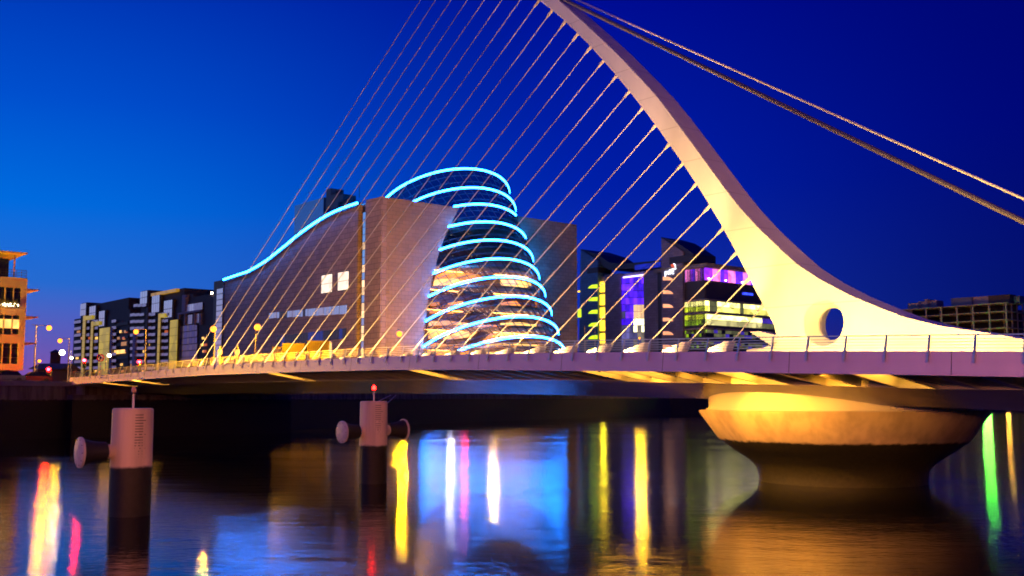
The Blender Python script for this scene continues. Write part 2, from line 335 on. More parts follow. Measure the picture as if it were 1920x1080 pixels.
def loft(name, secf, m, closed=True, smooth=False):
    k = MB(); n = len(secf(ST[0]))
    for s_ in ST: k.v += [B(s_, w_, z_) for w_, z_ in secf(s_)]
    for i in range(len(ST) - 1):
        for j in range(n if closed else n - 1):
            k.f.append([i * n + j, i * n + (j + 1) % n, (i + 1) * n + (j + 1) % n, (i + 1) * n + j])
    if closed: k.f += [list(range(n))[::-1], [(len(ST) - 1) * n + j for j in range(n)]]
    return k.build(name, m, br, smooth)
for sg in (-1, 1):
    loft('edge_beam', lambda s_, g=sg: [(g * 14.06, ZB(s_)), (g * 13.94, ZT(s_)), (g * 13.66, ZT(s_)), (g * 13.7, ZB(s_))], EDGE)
    loft('handrail', lambda s_, g=sg: [(g * 13.86, ZT(s_) + .64), (g * 13.86, ZT(s_) + .69), (g * 13.78, ZT(s_) + .69), (g * 13.78, ZT(s_) + .64)], STEEL)
    for q in range(4):
        h = .12 + .125 * q
        loft('rail_wire', lambda s_, g=sg, h=h: [(g * 13.84, ZT(s_) + h), (g * 13.84, ZT(s_) + h + .034), (g * 13.815, ZT(s_) + h + .034), (g * 13.815, ZT(s_) + h)], STEEL)
loft('deck_slab', lambda s_: [(-13.65, ZT(s_) - .32), (-13.65, ZT(s_) - .55), (13.65, ZT(s_) - .55), (13.65, ZT(s_) - .32)], ASPHALT)
loft('box_girder', lambda s_: [(-9.6, ZT(s_) - .56), (-9.8, ZR(s_)), (-5, ZH(s_)), (5, ZH(s_)), (9.8, ZR(s_)), (9.6, ZT(s_) - .56)], SOFFIT)
# footway kerb and lane lines on the deck
for wv in (-9.2, 9.2): loft('deck_kerb', lambda s_, v=wv: [(v - .15, ZT(s_) - .319), (v - .15, ZT(s_) - .18), (v + .15, ZT(s_) - .18), (v + .15, ZT(s_) - .319)], CONC)
posts = [-17.16 + 1.94 * i for i in range(-8, 61)]
posts = [p for p in posts if SA + .3 < p < SB_ - .3]
for sg in (-1, 1):
    for s_ in posts:
        zt, zb = ZT(s_), ZB(s_)
        k = MB(); hw_ = .035
        k.hexa([B(s_ - hw_, sg * 14.13, zt - .46), B(s_ + hw_, sg * 14.13, zt - .46), B(s_ + hw_, sg * 14.04, zt - .46), B(s_ - hw_, sg * 14.04, zt - .46)],
               [B(s_ - hw_, sg * 14.03, zt + .02), B(s_ + hw_, sg * 14.03, zt + .02), B(s_ + hw_, sg * 13.945, zt + .02), B(s_ - hw_, sg * 13.945, zt + .02)])
        k.hexa([B(s_ - hw_, sg * 14.03, zt + .02), B(s_ + hw_, sg * 14.03, zt + .02), B(s_ + hw_, sg * 13.945, zt + .02), B(s_ - hw_, sg * 13.945, zt + .02)],
               [B(s_ - hw_, sg * 13.855, zt + .65), B(s_ + hw_, sg * 13.855, zt + .65), B(s_ + hw_, sg * 13.80, zt + .65), B(s_ - hw_, sg * 13.80, zt + .65)])
        k.build('railing_post', STEEL, br)
        r = MB(); t_ = .09
        zi = ZR(s_) + .02; zc = ZT(s_) - .56
        a = [B(s_ - t_, sg * 13.69, zb + .02), B(s_ - t_, sg * 9.85, zi), B(s_ - t_, sg * 9.7, zc), B(s_ - t_, sg * 13.69, zc)]
        r.prism(a, U * 2 * t_); r.build('rib', SOFFIT, br)
# butt joints of the edge beam plates
for s_ in posts[1::4]:
    q = s_ + .97; zt, zb = ZT(q), ZB(q); k = MB()
    k.hexa([B(q - .012, -14.066, zb + .01), B(q + .012, -14.066, zb + .01), B(q + .012, -13.9, zb + .01), B(q - .012, -13.9, zb + .01)], [B(q - .012, -13.947, zt - .004), B(q + .012, -13.947, zt - .004), B(q + .012, -13.8, zt - .004), B(q - .012, -13.8, zt - .004)])
    k.build('plate_joint', DARKM, br)
# luminaires under the deck: tubes washing the ribs beside them
for px in (183, 240, 500, 742, 1092, 1140, 1190, 1346, 1610):
    s_ = min(posts, key=lambda q: abs(q - sz(px, 700, -14)[0])) - .62
    k = MB(); zz = ZT(s_) - .72
    k.hexa([B(s_ - .10, -13.4, zz - .08), B(s_ + .10, -13.4, zz - .08), B(s_ + .10, -10.2, zz - .3), B(s_ - .10, -10.2, zz - .3)], [B(s_ - .1, -13.4, zz + .02), B(s_ + .1, -13.4, zz + .02), B(s_ + .1, -10.2, zz - .2), B(s_ - .1, -10.2, zz - .2)])
    k.build('soffit_light', emat('soffit_tube', (1, .44, .04), 20), br)

# pylon: loft between the front (cable) curve and the back curve
HWF = lerp_tab([(6, 1.3), (10, 1.2), (20, 1.12), (30, 1.0), (40, .85), (48, .6)])
FR = [sz(x, y, 0) for x, y in [(1010.6, 0), (1041, 22.4), (1082, 58), (1122.6, 99), (1163, 144.7), (1204, 195.6), (1239, 241), (1269, 284), (1298.6, 325), (1328, 370), (1358, 418.6), (1383, 468), (1407, 516), (1432, 566), (1457, 616)]]
BK = [sz(x, y, 1.1) for x, y in [(1100, 26.5), (1139, 61), (1184, 102), (1224.5, 142.6), (1265, 185), (1298.6, 227), (1328, 266), (1358, 306), (1387.5, 346), (1417, 384.5), (1447, 418.6), (1476, 448), (1506, 475), (1534, 500), (1562.5, 520), (1590, 536), (1640, 561), (1690, 581), (1740, 600), (1790, 612.5), (1840, 620.5), (1900, 629)]]
fs = lerp_tab([(z, s_) for s_, z in FR] + [(46.8, 38.0), (42, 32.2), (7.9, 4.15), (6.0, 4.1)])
bs = lerp_tab([(z, s_) for s_, z in BK] + [(47.6, 37.4), (42.0, 30.2), (38.4, 25.9), (6.0, -20)])
pairs = [(6.3, 6.3), (6.9, 6.6), (7.2, 6.95), (7.5, 7.3), (7.8, 7.7), (8.2, 8.1), (8.7, 8.5), (9.3, 8.9), (10, 9.3), (10.8, 9.8), (11.8, 10.4), (12.9, 11.1), (14, 11.9), (15.5, 13), (17, 14.3), (18.5, 15.7), (20, 17), (21.5, 18.5), (23, 20), (24.5, 21.6), (26, 23.2), (27.5, 24.8), (29, 26.4), (30.5, 28), (32, 29.6), (33.5, 31.2), (35, 32.8), (36.5, 34.4), (38, 36), (40, 38.1), (42, 40.3), (44.5, 43.1), (47.5, 46.6)]
k = MB()
for zb_, zf in pairs:
    f = Vector((fs(zf), zf)); b_ = Vector((bs(zb_), zb_)); h = HWF(zf)
    e = .22 if zf > 14 else .22 * max(.25, (zf - 6) / 8)
    m_ = f + (b_ - f) * e
    c1 = f + (b_ - f) * .01
    k.v += [B(c1.x, -.16, c1.y), B(m_.x, -h, m_.y), B(b_.x, -h, b_.y), B(b_.x, h, b_.y), B(m_.x, h, m_.y), B(c1.x, .16, c1.y)]
n_ = len(pairs)
for i in range(n_ - 1):
    for j in range(6): k.f.append([i * 6 + j, i * 6 + (j + 1) % 6, (i + 1) * 6 + (j + 1) % 6, (i + 1) * 6 + j])
k.f += [[5, 4, 3, 2, 1, 0], [(n_ - 1) * 6 + j for j in range(6)]]
pyl = k.build('pylon', PYL, br)
# conical eye through the foot of the pylon
hs, hz = sz(1543, 605.5, -1.25)
cut = MB(); cut.lathe([(1.65, -.75), (1.38, 0), (.95, .95), (.95, 1.15), (1.9, 3.6)], B(hs, -1.25, hz), N, 48)
cuto = cut.build('cutter', WHITE)
md = pyl.modifiers.new('eye', 'BOOLEAN'); md.object = cuto; md.operation = 'DIFFERENCE'; md.solver = 'EXACT'
dg = bpy.context.evaluated_depsgraph_get(); me = bpy.data.meshes.new_from_object(pyl.evaluated_get(dg)); pyl.modifiers.clear(); pyl.data = me
bpy.data.objects.remove(cuto)
for p in pyl.data.polygons: p.use_smooth = True
pyl.data.set_sharp_from_angle(angle=math.radians(14))
# toe brackets in front of the pylon foot
k = MB(); pts = [sz(x, y, -.4) for x, y in [(1405, 622), (1446, 648), (1456, 640), (1458, 630), (1424, 621)]]
k.prism([B(a, -.4, b) for a, b in pts], N * .8); k.build('toe_plate', WHITE, pyl)
k = MB(); pts = [sz(x, y, -.6) for x, y in [(1395, 668), (1400, 656), (1428, 652), (1456, 645), (1470, 668)]]
k.prism([B(a, -.6, b) for a, b in pts], N * 1.2); k.build('toe_plate', WHITE, pyl)

# stays
lo = [7.89 + 3.724 * i for i in range(25)]
UPP = [(1432, 571), (1407, 520), (1383, 472), (1358, 426), (1332.6, 384.5), (1307.4, 343), (1282, 304.5), (1257.7, 267), (1232, 232), (1207, 200), (1182, 169), (1157, 140.6), (1132, 113), (1108, 87.6), (1083, 64), (1058.4, 42), (1034, 21), (1010.6, 1)]
ups = [sz(x, y, 0) for x, y in UPP]
for i in range(7): ups.append((ups[-1][0] + 1.58, ups[-1][1] + 1.30))
for i, (s1, (s2, z2)) in enumerate(zip(lo, ups)):
    zd = ZT(s1) - .32; A = B(s1, 0, zd + 1.35); T = B(s2, 0, z2); d = (T - A).normalized()
    r_ = .038
    c = MB(); c.tube([A - d * .2, T + d * .25], r_, 8); st = c.build('stay_cable', CABLE, br, True)
    c = MB(); c.tube([T - d * .75, T - d * .4, T + d * .3], .065, 8, r1=.15); c.build('socket', CABLE, st, True)
    # anchor housing: leaning wedge on the deck
    q = Vector((d.dot(U), d.z)); c = MB()
    a0 = B(s1, -.3, zd)
    def hp(ds, dz, w_): return B(s1 + ds - (d.dot(U) / d.z) * 1.42, w_, zd + dz)
    lean = q.x / q.y
    prof = [(.95, -.05), (.80, .32), (.42 + lean * .3, 1.0), (lean * 1.42 + .14, 1.46), (lean * 1.42 - .12, 1.46), (lean * .9 - .42, .75), (-.55, -.05)]
    c.prism([hp(a, b, -.32) for a, b in prof], N * .64); c.build('anchor_housing', WHITE, br)
    ud = (N * .75 + ZV * .66).normalized(); up_ = B(s1 + .45 - (d.dot(U) / d.z) * .9, -1.5, zd + .1)
    c = MB(); c.lathe([(.10, -.22), (.19, -.1), (.20, .06)], up_, ud, 10); fx = c.build('uplight', DARKM, br)
    c = MB(); c.lathe([(.165, .065), (.165, .08)], up_, ud, 10); c.build('lens', UPLENS, fx)
    L = bpy.data.lights.new('uplight_beam', 'SPOT'); L.energy = 1500 + 220 * i; L.color = (1, .56, .12); L.spot_size = math.radians(95); L.spot_blend = .8; L.shadow_soft_size = .12
    lo_ = bpy.data.objects.new('uplight_beam', L); COL.objects.link(lo_); lo_.location = up_ + ud * .12; lo_.rotation_euler = ud.to_track_quat('-Z', 'Y').to_euler(); lo_.parent = fx
# backstays down to the tail of the deck
def bline(p1, p2, w1, w2):
    a = sz(*p1, w1); b_ = sz(*p2, w2); return B(a[0], w1, a[1]), B(b_[0], w2, b_[1])
for (p1, p2, w1, w2, r_) in [((1059, 0), (1920, 416), -.7, -1.2, .15), ((1082, 0), (1920, 373), .5, 1.0, .075)]:
    P1, P2 = bline(p1, p2, w1, w2); d = (P2 - P1).normalized()
    t1 = (7.0 - P2.z) / d.z; k = MB(); k.tube([P1 - d * (6 if w1 < 0 else 9), P2 + d * t1], r_, 8); k.build('back_stay', mat('dark_sheath', (.15, .13, .16), .45, var=.04, scale=.1) if w1 < 0 else CABLE, br, True)
# floodlights washing the pylon
def flood(s_, w_, tgt, power, ang, col, blend=.6, size=.25):
    p = B(s_, w_, ZT(s_) - .2); t_ = B(*tgt); d = (t_ - p).normalized()
    k = MB(); k.lathe([(.10, -.28), (.24, -.18), (.28, 0), (.25, .03)], p, d, 12); fo = k.build('floodlight', DARKM, br)
    k = MB(); k.lathe([(.22, .034), (.22, .045)], p, d, 12); k.build('lens', FLOODLENS, fo)
    k = MB(); k.tube([p - d * .2, Vector((p.x, p.y, ZT(s_) - .34)) - d.xy.to_3d() * .2], .03, 6); k.build('bracket', DARKM, fo)
    L = bpy.data.lights.new('flood_beam', 'SPOT'); L.energy = power; L.color = col; L.spot_size = math.radians(ang); L.spot_blend = blend; L.shadow_soft_size = size
    lo_ = bpy.data.objects.new('flood_beam', L); COL.objects.link(lo_); lo_.location = p + d * .12; lo_.rotation_euler = d.to_track_quat('-Z', 'Y').to_euler(); lo_.parent = fo
WARM = (1, .60, .13); WARM2 = (1, .57, .20)
flood(1.5, -8.5, (0, -1.2, 9.5), 11000, 100, WARM)
flood(-6, -8.5, (-6, -1.2, 8.5), 7500, 110, WARM)
flood(-12.5, -8.5, (-11, -1.2, 8.2), 6500, 110, WARM)
flood(5.5, -7.0, (7.5, -1.0, 15), 10000, 60, WARM)
flood(3.5, -8.0, (13, -1.0, 24), 17000, 38, WARM2)
flood(5.5, -8.0, (22, -1.0, 34), 21000, 28, (1, .52, .34))
for s_ in (14, 24, 34, 44, 54, 64, 74, 84, 93): flood(s_, -11.5, (s_ - 3, 0, 13.5), 7000 - 48 * s_, 82, (1, .50, .10), .9)
flood(-14, -4.0, (2, 0, 13), 5000, 50, (1, .45, .12))
flood(-15.5, -3.0, (12, 0, 24), 6000, 30, (1, .42, .2))

# pier
PC = B(0, 0, 0)
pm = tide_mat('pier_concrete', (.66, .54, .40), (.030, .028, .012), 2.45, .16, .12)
k = MB(); k.lathe([(4.75, -3), (4.75, .2), (4.85, .75), (5.25, 1.2), (6.1, 1.75), (6.95, 2.35), (7.15, 2.55), (8.18, 4.0), (8.2, 4.14), (7.9, 4.16)], PC, ZV, 72)
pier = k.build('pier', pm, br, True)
k = MB(); k.lathe([(7.78, 4.17), (7.78, 4.25), (7.62, 4.27), (7.62, 5.35)], PC, ZV, 72, cap=True); k.build('bearing_drum', WHITE, pier, True)
# lamps tucked under the deck that wash the drum and the pier head
for (s_, w_) in ((5.5, -12.0), (1.2, -12.6), (-3.2, -12.6)):
    z_ = ZB(s_) + .12; p = B(s_, w_, z_)
    k = MB(); k.box(-.22, .22, -.12, .12, 0, .22, Matrix.Translation(p)); fo = k.build('underdeck_floodlight', DARKM, br)
    d = (B(s_ * .6, -7.4, 3.9) - p).normalized()
    L = bpy.data.lights.new('pier_beam', 'SPOT'); L.energy = 800; L.color = (1, .40, .03); L.spot_size = math.radians(120); L.spot_blend = .7; L.shadow_soft_size = .2
    lo_ = bpy.data.objects.new('pier_beam', L); COL.objects.link(lo_); lo_.location = p - ZV * .08; lo_.rotation_euler = d.to_track_quat('-Z', 'Y').to_euler(); lo_.parent = fo
for (s_, aim) in ((6.5, 3.6), (-.5, -1.0), (-7.5, -5.2)):  # fill floods added under the deck to brighten the pier bowl
    p = B(s_, -13.4, ZB(s_) + .1); t_ = B(aim, -6.6, 2.9); d = (t_ - p).normalized()
    k = MB(); k.lathe([(.08, -.2), (.16, -.1), (.18, .04)], p, d, 10); fo = k.build('underdeck_floodlight', DARKM, br)
    L = bpy.data.lights.new('bowl_fill', 'SPOT'); L.energy = 5600; L.color = (1, .38, .022); L.spot_size = math.radians(62); L.spot_blend = .8; L.shadow_soft_size = .2
    lo_ = bpy.data.objects.new('bowl_fill', L); COL.objects.link(lo_); lo_.location = p + d * .1; lo_.rotation_euler = d.to_track_quat('-Z', 'Y').to_euler(); lo_.parent = fo
# north abutment column, and the abutment block on each bank
k = MB(); k.lathe([(.5, 5.21), (.5, 6.35)], B(97.2, -13.2, 0), ZV, 14); k.build('end_column', CONC, br, True)
k = MB(); k.bbox(95.6, SB_ + .01, -14.6, 14.6, -2, 5.2); k.build('footing', QW, br)
k = MB(); k.bbox(SB_ + .02, SB_ + 14, -14, 14, -2, ZT(SB_) - .4); k.build('abutment', QW, br)
k = MB(); k.bbox(SA - 14, SA - .02, -14, 14, -2, ZT(SA) - .4); k.build('abutment', CONC, br)

# ------------------------------------------------------------------ mooring dolphins
def dolphin(px, pxw, ytop, ywl, ywhite, fend, lit, label):
    dep = CZ * F_PX / (ywl - HORIZ); c = at_depth(px, ywl, dep); c.z = 0
    dep += .8; c = Vector(((px - 960) / F_PX * dep * 1.0, dep, 0)); r_ = pxw / 2 / F_PX * dep
    zt = CZ - (ytop - HORIZ) / F_PX * dep; zw = CZ - (ywhite - HORIZ) / F_PX * dep
    d = thing('mooring_dolphin', label, 'dolphin', c, 'mooring dolphins standing in the river')
    dm = tide_mat('dolphin_warm_light', (.80, .66, .52), (.016, .014, .010), zw, .10, .14)  # white pile; the warm light on it is put into the colour
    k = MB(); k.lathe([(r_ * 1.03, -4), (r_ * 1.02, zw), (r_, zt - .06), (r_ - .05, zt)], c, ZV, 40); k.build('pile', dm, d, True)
    # tide gauge ticks
    va = (-c).normalized(); base = math.atan2(va.y, va.x)
    nt_ = int((zt - zw - .25) / .115); tm = mat('gauge_ticks', (.16, .12, .11), .7)
    for i in range(nt_):
        z_ = zw + .18 + i * .115; wide = .46 if i % 5 == 0 else .34
        a0 = base + .12; a1 = a0 + wide / r_; k = MB(); q = []
        for a in (a0, (a0 + a1) / 2, a1): q.append(c + Vector((math.cos(a) * (r_ + .012), math.sin(a) * (r_ + .012), z_)))
        k.v = [v for v in q] + [v + ZV * .032 for v in q] + [v - Vector((v.x - c.x, v.y - c.y, 0)) * .03 for v in q] + [v + ZV * .032 - Vector((v.x - c.x, v.y - c.y, 0)) * .03 for v in q]
        k.f = [(0, 1, 4, 3), (1, 2, 5, 4), (6, 9, 10, 7), (7, 10, 11, 8), (0, 3, 9, 6), (2, 8, 11, 5), (3, 4, 10, 9), (4, 5, 11, 10), (0, 6, 7, 1), (1, 7, 8, 2)]
        k.build('gauge_tick', tm, d)
    for sg, zf in fend:
        ax = N * sg; o = c + ZV * zf
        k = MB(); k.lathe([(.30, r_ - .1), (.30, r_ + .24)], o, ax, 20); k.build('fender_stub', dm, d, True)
        k = MB(); k.lathe([(.34, r_ + .22), (.40, r_ + .26), (.41, r_ + .5), (.46, r_ + .85), (.58, r_ + 1.2)], o, ax, 28); fe = k.build('fender_cone', BLACK, d, True)
        k = MB(); k.lathe([(.56, r_ + 1.21), (.63, r_ + 1.23), (.63, r_ + 1.31), (.58, r_ + 1.34)], o, ax, 32); fp = k.build('fender_plate', mat('fender_plate', (.60, .55, .56), .6, var=.2, scale=4), fe, True)
        for i in range(10):
            a = i * math.pi / 5; e1 = ax.cross(ZV)
            k = MB(); k.lathe([(.02, r_ + 1.335), (.02, r_ + 1.36)], o + (e1 * math.cos(a) + ZV * math.sin(a)) * .53, ax, 6)
            k.build('bolt', DARKM, fe)
    k = MB(); k.lathe([(.05, zt - .02), (.045, zt + .62)], c, ZV, 10); k.build('lantern_pole', CABLE, d, True)
    k = MB(); k.lathe([(.16, zt + .60), (.165, zt + .63), (.10, zt + .66)], c, ZV, 14); k.build('lantern_tray', DARKM, d, True)
    k = MB(); k.lathe([(.10, zt + .665), (.11, zt + .75), (.08, zt + .85), (.02, zt + .92)], c, ZV, 14)
    k.build('lantern', emat('beacon_red', (1, .006, .004), 45) if lit else mat('lantern_glass', (.6, .35, .25), .3), d, True)
    if lit:   # access ladder frame behind the head
        k = MB(); q = c + N * r_ * .6 + U * .3
        k.tube([q + ZV * (zt - .02), q + ZV * (zt + .35) + N * .9], .03, 6); k.tube([q + N * .55 + ZV * (zt - .2), q + ZV * (zt + .35) + N * 1.25], .03, 6)
        k.build('bracing', STEEL, d)
dolphin(254.5, 73, 765, 965, 872, [(-1, 2.66)], False, 'mooring dolphin at left with one black fender and an unlit lantern')
dolphin(702.5, 51, 752, 905, 833, [(-1, 2.95), (1, 3.0)], True, 'mooring dolphin with fenders on both sides and a red beacon')

# ------------------------------------------------------------------ convention centre
CO = Vector((-29.25, 230, 0))
cc = thing('convention_centre', 'convention centre with a tilted glass drum ringed by cyan neon', 'building', (CO.x, CO.y, GZ))
PW = Plane(CO, U, -N)      # west wall, a runs away from the corner
PS = Plane(CO, N, -U)      # river front
CLAD = panel_mat('granite_cladding', (.48, .33, .19), (.17, .115, .07), 1.8, .9, .7, .03)
CLADP = panel_mat('granite_cladding_west', (.50, .36, .31), (.20, .14, .12), 2.4, 1.2, .6, .05)
ROOF = [(421.5, 526), (440, 519.5), (466.7, 511), (485, 501), (503.7, 489), (522, 474.5), (540.7, 459.5), (559, 444), (577.8, 430), (596, 417.5), (614.8, 406), (630, 398.5), (644, 392.8), (658, 387.5), (672, 383)]
rp = [PW.hit(x, y) for x, y in ROOF]
aL = rp[0][0]; aR = rp[-1][0]; aC = PW.hit(684, 500)[0]
k = MB(); k.prism([PW.p(a, 0, z) for a, z in rp] + [PW.p(aR, 0, GZ), PW.p(aL, 0, GZ)], N * 58); k.build('hall', CLADP, cc)
zC = PW.hit(700, 371)[1]
k = MB(); k.prism([PW.p(aC, 0, GZ), PW.p(0, 0, GZ), PW.p(0, 0, PS.hit(716, 368.5)[1]), PW.p(aC, 0, PW.hit(686, 375)[1])], N * 1.5); k.build('corner_tower', CLADP, cc)
# recessed stair slot with stacked panes
k = MB(); k.pbox(PW, aC - .3, aR + .3, GZ, zC - 1.0, -1.45, -1.2); k.build('slot_back', mat('slot_dark', (.02, .02, .02), .7), cc)
z_ = GZ + .5; i = 0
aM = (aC + aR) / 2 - .6
while z_ < zC - 4:
    lit = .12 < (z_ - GZ) / (zC - GZ) < .62 and i % 3 != 2 or i in (15, 18)
    k = MB(); k.pbox(PW, aM - 1.0, aM + 1.1, z_, z_ + 1.62, -.7, -.6)
    k.build('stair_pane', emat('stair_glow_%d' % (i % 2), (1, .66, .36), .9 + .5 * (i % 2), .3, .8) if lit else mat('sky_glass', (.72, .85, .95), .06, .85, var=.05), cc)
    z_ += 1.75; i += 1
# roof-edge neon of the west wall
nt_ = MB(); nt_.tube([PW.p(a, .35, z + .25) for a, z in rp], .27, 8); nt_.build('roof_neon', NEON, cc, True)
k = MB(); k.prism([PW.p(a, .30, z + .05) for a, z in rp] + [PW.p(a, .30, z - .55) for a, z in rp[::-1]], N * .29); k.build('eaves_rail', DARKM, cc)
# west windows
def pane_rect(P, par, name, x0, x1, y0, y1, nx, ny, mats, o0=.02, o1=.10, gap=.12, frame=None):
    a0, a1, z0, z1 = P.rect(x0, x1, y0, y1)
    if frame:
        k = MB(); k.pbox(P, a0 - .12, a1 + .12, z0 - .12, z1 + .12, -.05, o0 - .004 if o0 > 0 else o0); k.build('window_frame', frame, par)
    for i in range(nx):
        for j in range(ny):
            k = MB(); k.pbox(P, a0 + (a1 - a0) * i / nx + gap / 2, a0 + (a1 - a0) * (i + 1) / nx - gap / 2, z0 + (z1 - z0) * j / ny + gap / 2, z0 + (z1 - z0) * (j + 1) / ny - gap / 2, o0, o1)
            k.build(name, random.choice(mats), par)
WWIN = emat('warm_white_window', (1, .80, .62), 1.25, .25, .9)
SKYG = mat('sky_glass', (.72, .85, .95), .06, .85, var=.05)
SKYD = mat('sky_glass_dark', (.05, .10, .40), .08, .8, var=.1)
SKYP = mat('sky_glass_pale', (.9, .95, 1), .10, .7, var=.12, scale=.4)
pane_rect(PW, cc, 'window', 603, 623, 515, 549, 2, 2, [WWIN], frame=DARKM)
pane_rect(PW, cc, 'window', 634, 654, 509.5, 544, 2, 2, [WWIN], frame=DARKM)
for i in range(10):
    x0 = 505 + i * 14.7; y0 = 586 - (x0 - 505) * .104; h = 11 + (x0 - 505) * .045
    pane_rect(PW, cc, 'window', x0, x0 + 14, y0, y0 + h, 3, 1, [SKYG, SKYP] if i > 4 else [SKYG, SKYP, SKYD, mat('room_dim', (.08, .07, .1), .3)], gap=.08)
for i in range(9):
    x0 = 520 + i * 14.5; y0 = 629 - (x0 - 520) * .115
    pane_rect(PW, cc, 'window', x0, x0 + 14, y0, y0 + 20, 2, 1, [SKYD, mat('room_dark', (.03, .03, .06), .2)], gap=.08)
# far glazed fin at the north end
a0, a1, z0, z1 = PW.rect(411.5, 418, 541, 690)
for i in range(14):
    k = MB(); k.pbox(PW, aL + .1, a1 + 1.4, z0 + (z1 - z0) * i / 14 + .1, z0 + (z1 - z0) * (i + 1) / 14 - .1, .4, .5); k.build('fin_pane', SKYP, cc)
k = MB(); k.pbox(PW, aL + .05, aL + 6.5, GZ, PW.hit(410, 527)[1], -9, .35); k.build('fin_wall', DARKM, cc)
# river front walls either side of the drum
zF = PS.hit(900, 395)[1]; E_ = PS.hit(1082, 500)[0]
AC_, BC_, TAU, KAP, R0_, KR = 30.1, -2.5, .432, .029, 18.8, -.027
HSR = [51.3, 45.6, 40.7, 35.6, 30.4, 25.17, 20.2, 14.92, 9.55, 4.41]
AX = (ZV * math.cos(TAU) + (U * math.cos(KAP) + N * math.sin(KAP)) * math.sin(TAU)).normalized()
DB = CO + N * AC_ + U * BC_ + ZV * GZ
E1 = (N - AX * N.dot(AX)).normalized(); E2 = AX.cross(E1)
if E2.dot(U) > 0: E2 = -E2          # E2 points to the river
def ring(h, t, dr=0): return DB + AX * h + (E1 * math.cos(t) + E2 * math.sin(t)) * (R0_ + KR * h + dr)
def chord(h):
    """where the ring at h meets the front wall, as run along the wall"""
    best = []
    for i in range(721):
        p = ring(h, -math.pi + i * math.pi / 360)
        q = (p - CO)
        if abs(q.dot(U)) < .35: best.append((q.dot(N), p.z))
    if not best: return None
    return min(best), max(best)
inl, inr = [], []
for h in [0, 5, 10, 15, 20, 25, 30, 35, 40, 44]:
    c = chord(h)
    if c: inl.append(c[0]); inr.append(c[1])
lz = lerp_tab([(z, a) for a, z in inl]); rz = lerp_tab([(z, a) for a, z in inr])
zs = [GZ + (zF - GZ) * i / 10 for i in range(11)]
k = MB(); k.prism([PS.p(1.52, 0, GZ)] + [PS.p(lz(z) - .1, 0, z) for z in zs] + [PS.p(1.52, 0, zF)], U * 11.5); k.build('front_wall', CLAD, cc)
k = MB(); k.prism([PS.p(rz(z) + .1, 0, z) for z in zs] + [PS.p(E_, 0, zF), PS.p(E_, 0, GZ)], U * 40); k.build('front_wall', CLAD, cc)
k = MB(); k.pbox(PS, 6, E_ - 6, GZ, zF - .2, -12.6, -11.6); k.build('core_wall', mat('core_wall', (.22, .12, .07), .7, var=.2, scale=.3), cc)
# drum: neon rings, panes, mullions, floors
def visible(p): q = p - CO; return q.dot(U) < .6 or p.z > zF + .3
NSTEP = 56
HB = HSR + [0.3]
mull = MB(); npan = 0
GLS = glass('drum_glass', (.90, .93, .93), 1.3, .03); GLD = glass('drum_glass_upper', (.22, .30, .34), 1.6, .05)
for hi, h in enumerate(HSR):
    run = []; runs = []
    for i in range(241):
        t = -math.pi * .35 + i * math.pi * 1.7 / 240
        if i % 2: continue
        p = ring(h, t, .22)
        if visible(p) and (CAM - p).normalized().dot((p - (DB + AX * h)).normalized()) > -.16: run.append(p)
        elif run: runs.append(run); run = []
    if run: runs.append(run)
    for q in runs:
        if len(q) > 5:
            k = MB(); k.tube(q, .25, 5); k.build('neon_ring', NEON, cc, True)
            k = MB(); k.tube([p - AX * .45 - (p - (DB + AX * h)).normalized() * .2 for p in q], .16, 5); k.build('spandrel_rail', DARKM, cc, True)
for hi in range(len(HB) - 1):
    h1, h0 = HB[hi], HB[hi + 1]
    for i in range(NSTEP):
        t0 = -math.pi + 2 * math.pi * i / NSTEP; t1 = t0 + 2 * math.pi / NSTEP; tm_ = (t0 + t1) / 2
        mid = ring((h0 + h1) / 2, tm_)
        if not visible(mid) or math.sin(tm_) < -.75: continue
        if (CAM - mid).dot(ring(0, tm_) - DB) < -14 * 18: continue
        e = .006; sk = .05
        k = MB(); a, b, c, d = ring(h0 + .1, t0 + e - sk), ring(h0 + .1, t1 - e - sk), ring(h1 - .1, t1 - e + sk), ring(h1 - .1, t0 + e + sk)
        k.add([a, b, c, d], [(0, 1, 2, 3)]); k.build('glass_pane', GLD if h0 > 24 else GLS, cc); npan += 1
        mull.tube([ring(h0, t0 - sk, .03), ring(h1, t0 + sk, .03)], .085, 4, False)
    for fr in (.33, .66):
        hh = h0 + (h1 - h0) * fr; pts = []
        for i in range(121):
            t = -math.pi * .25 + i * math.pi * 1.5 / 120; p = ring(hh, t, .02)
            if visible(p): pts.append(p)
        if len(pts) > 3: mull.tube(pts, .06, 4, False)
tag(mull.build('mullion_grid', DARKM, cc), kind='stuff')
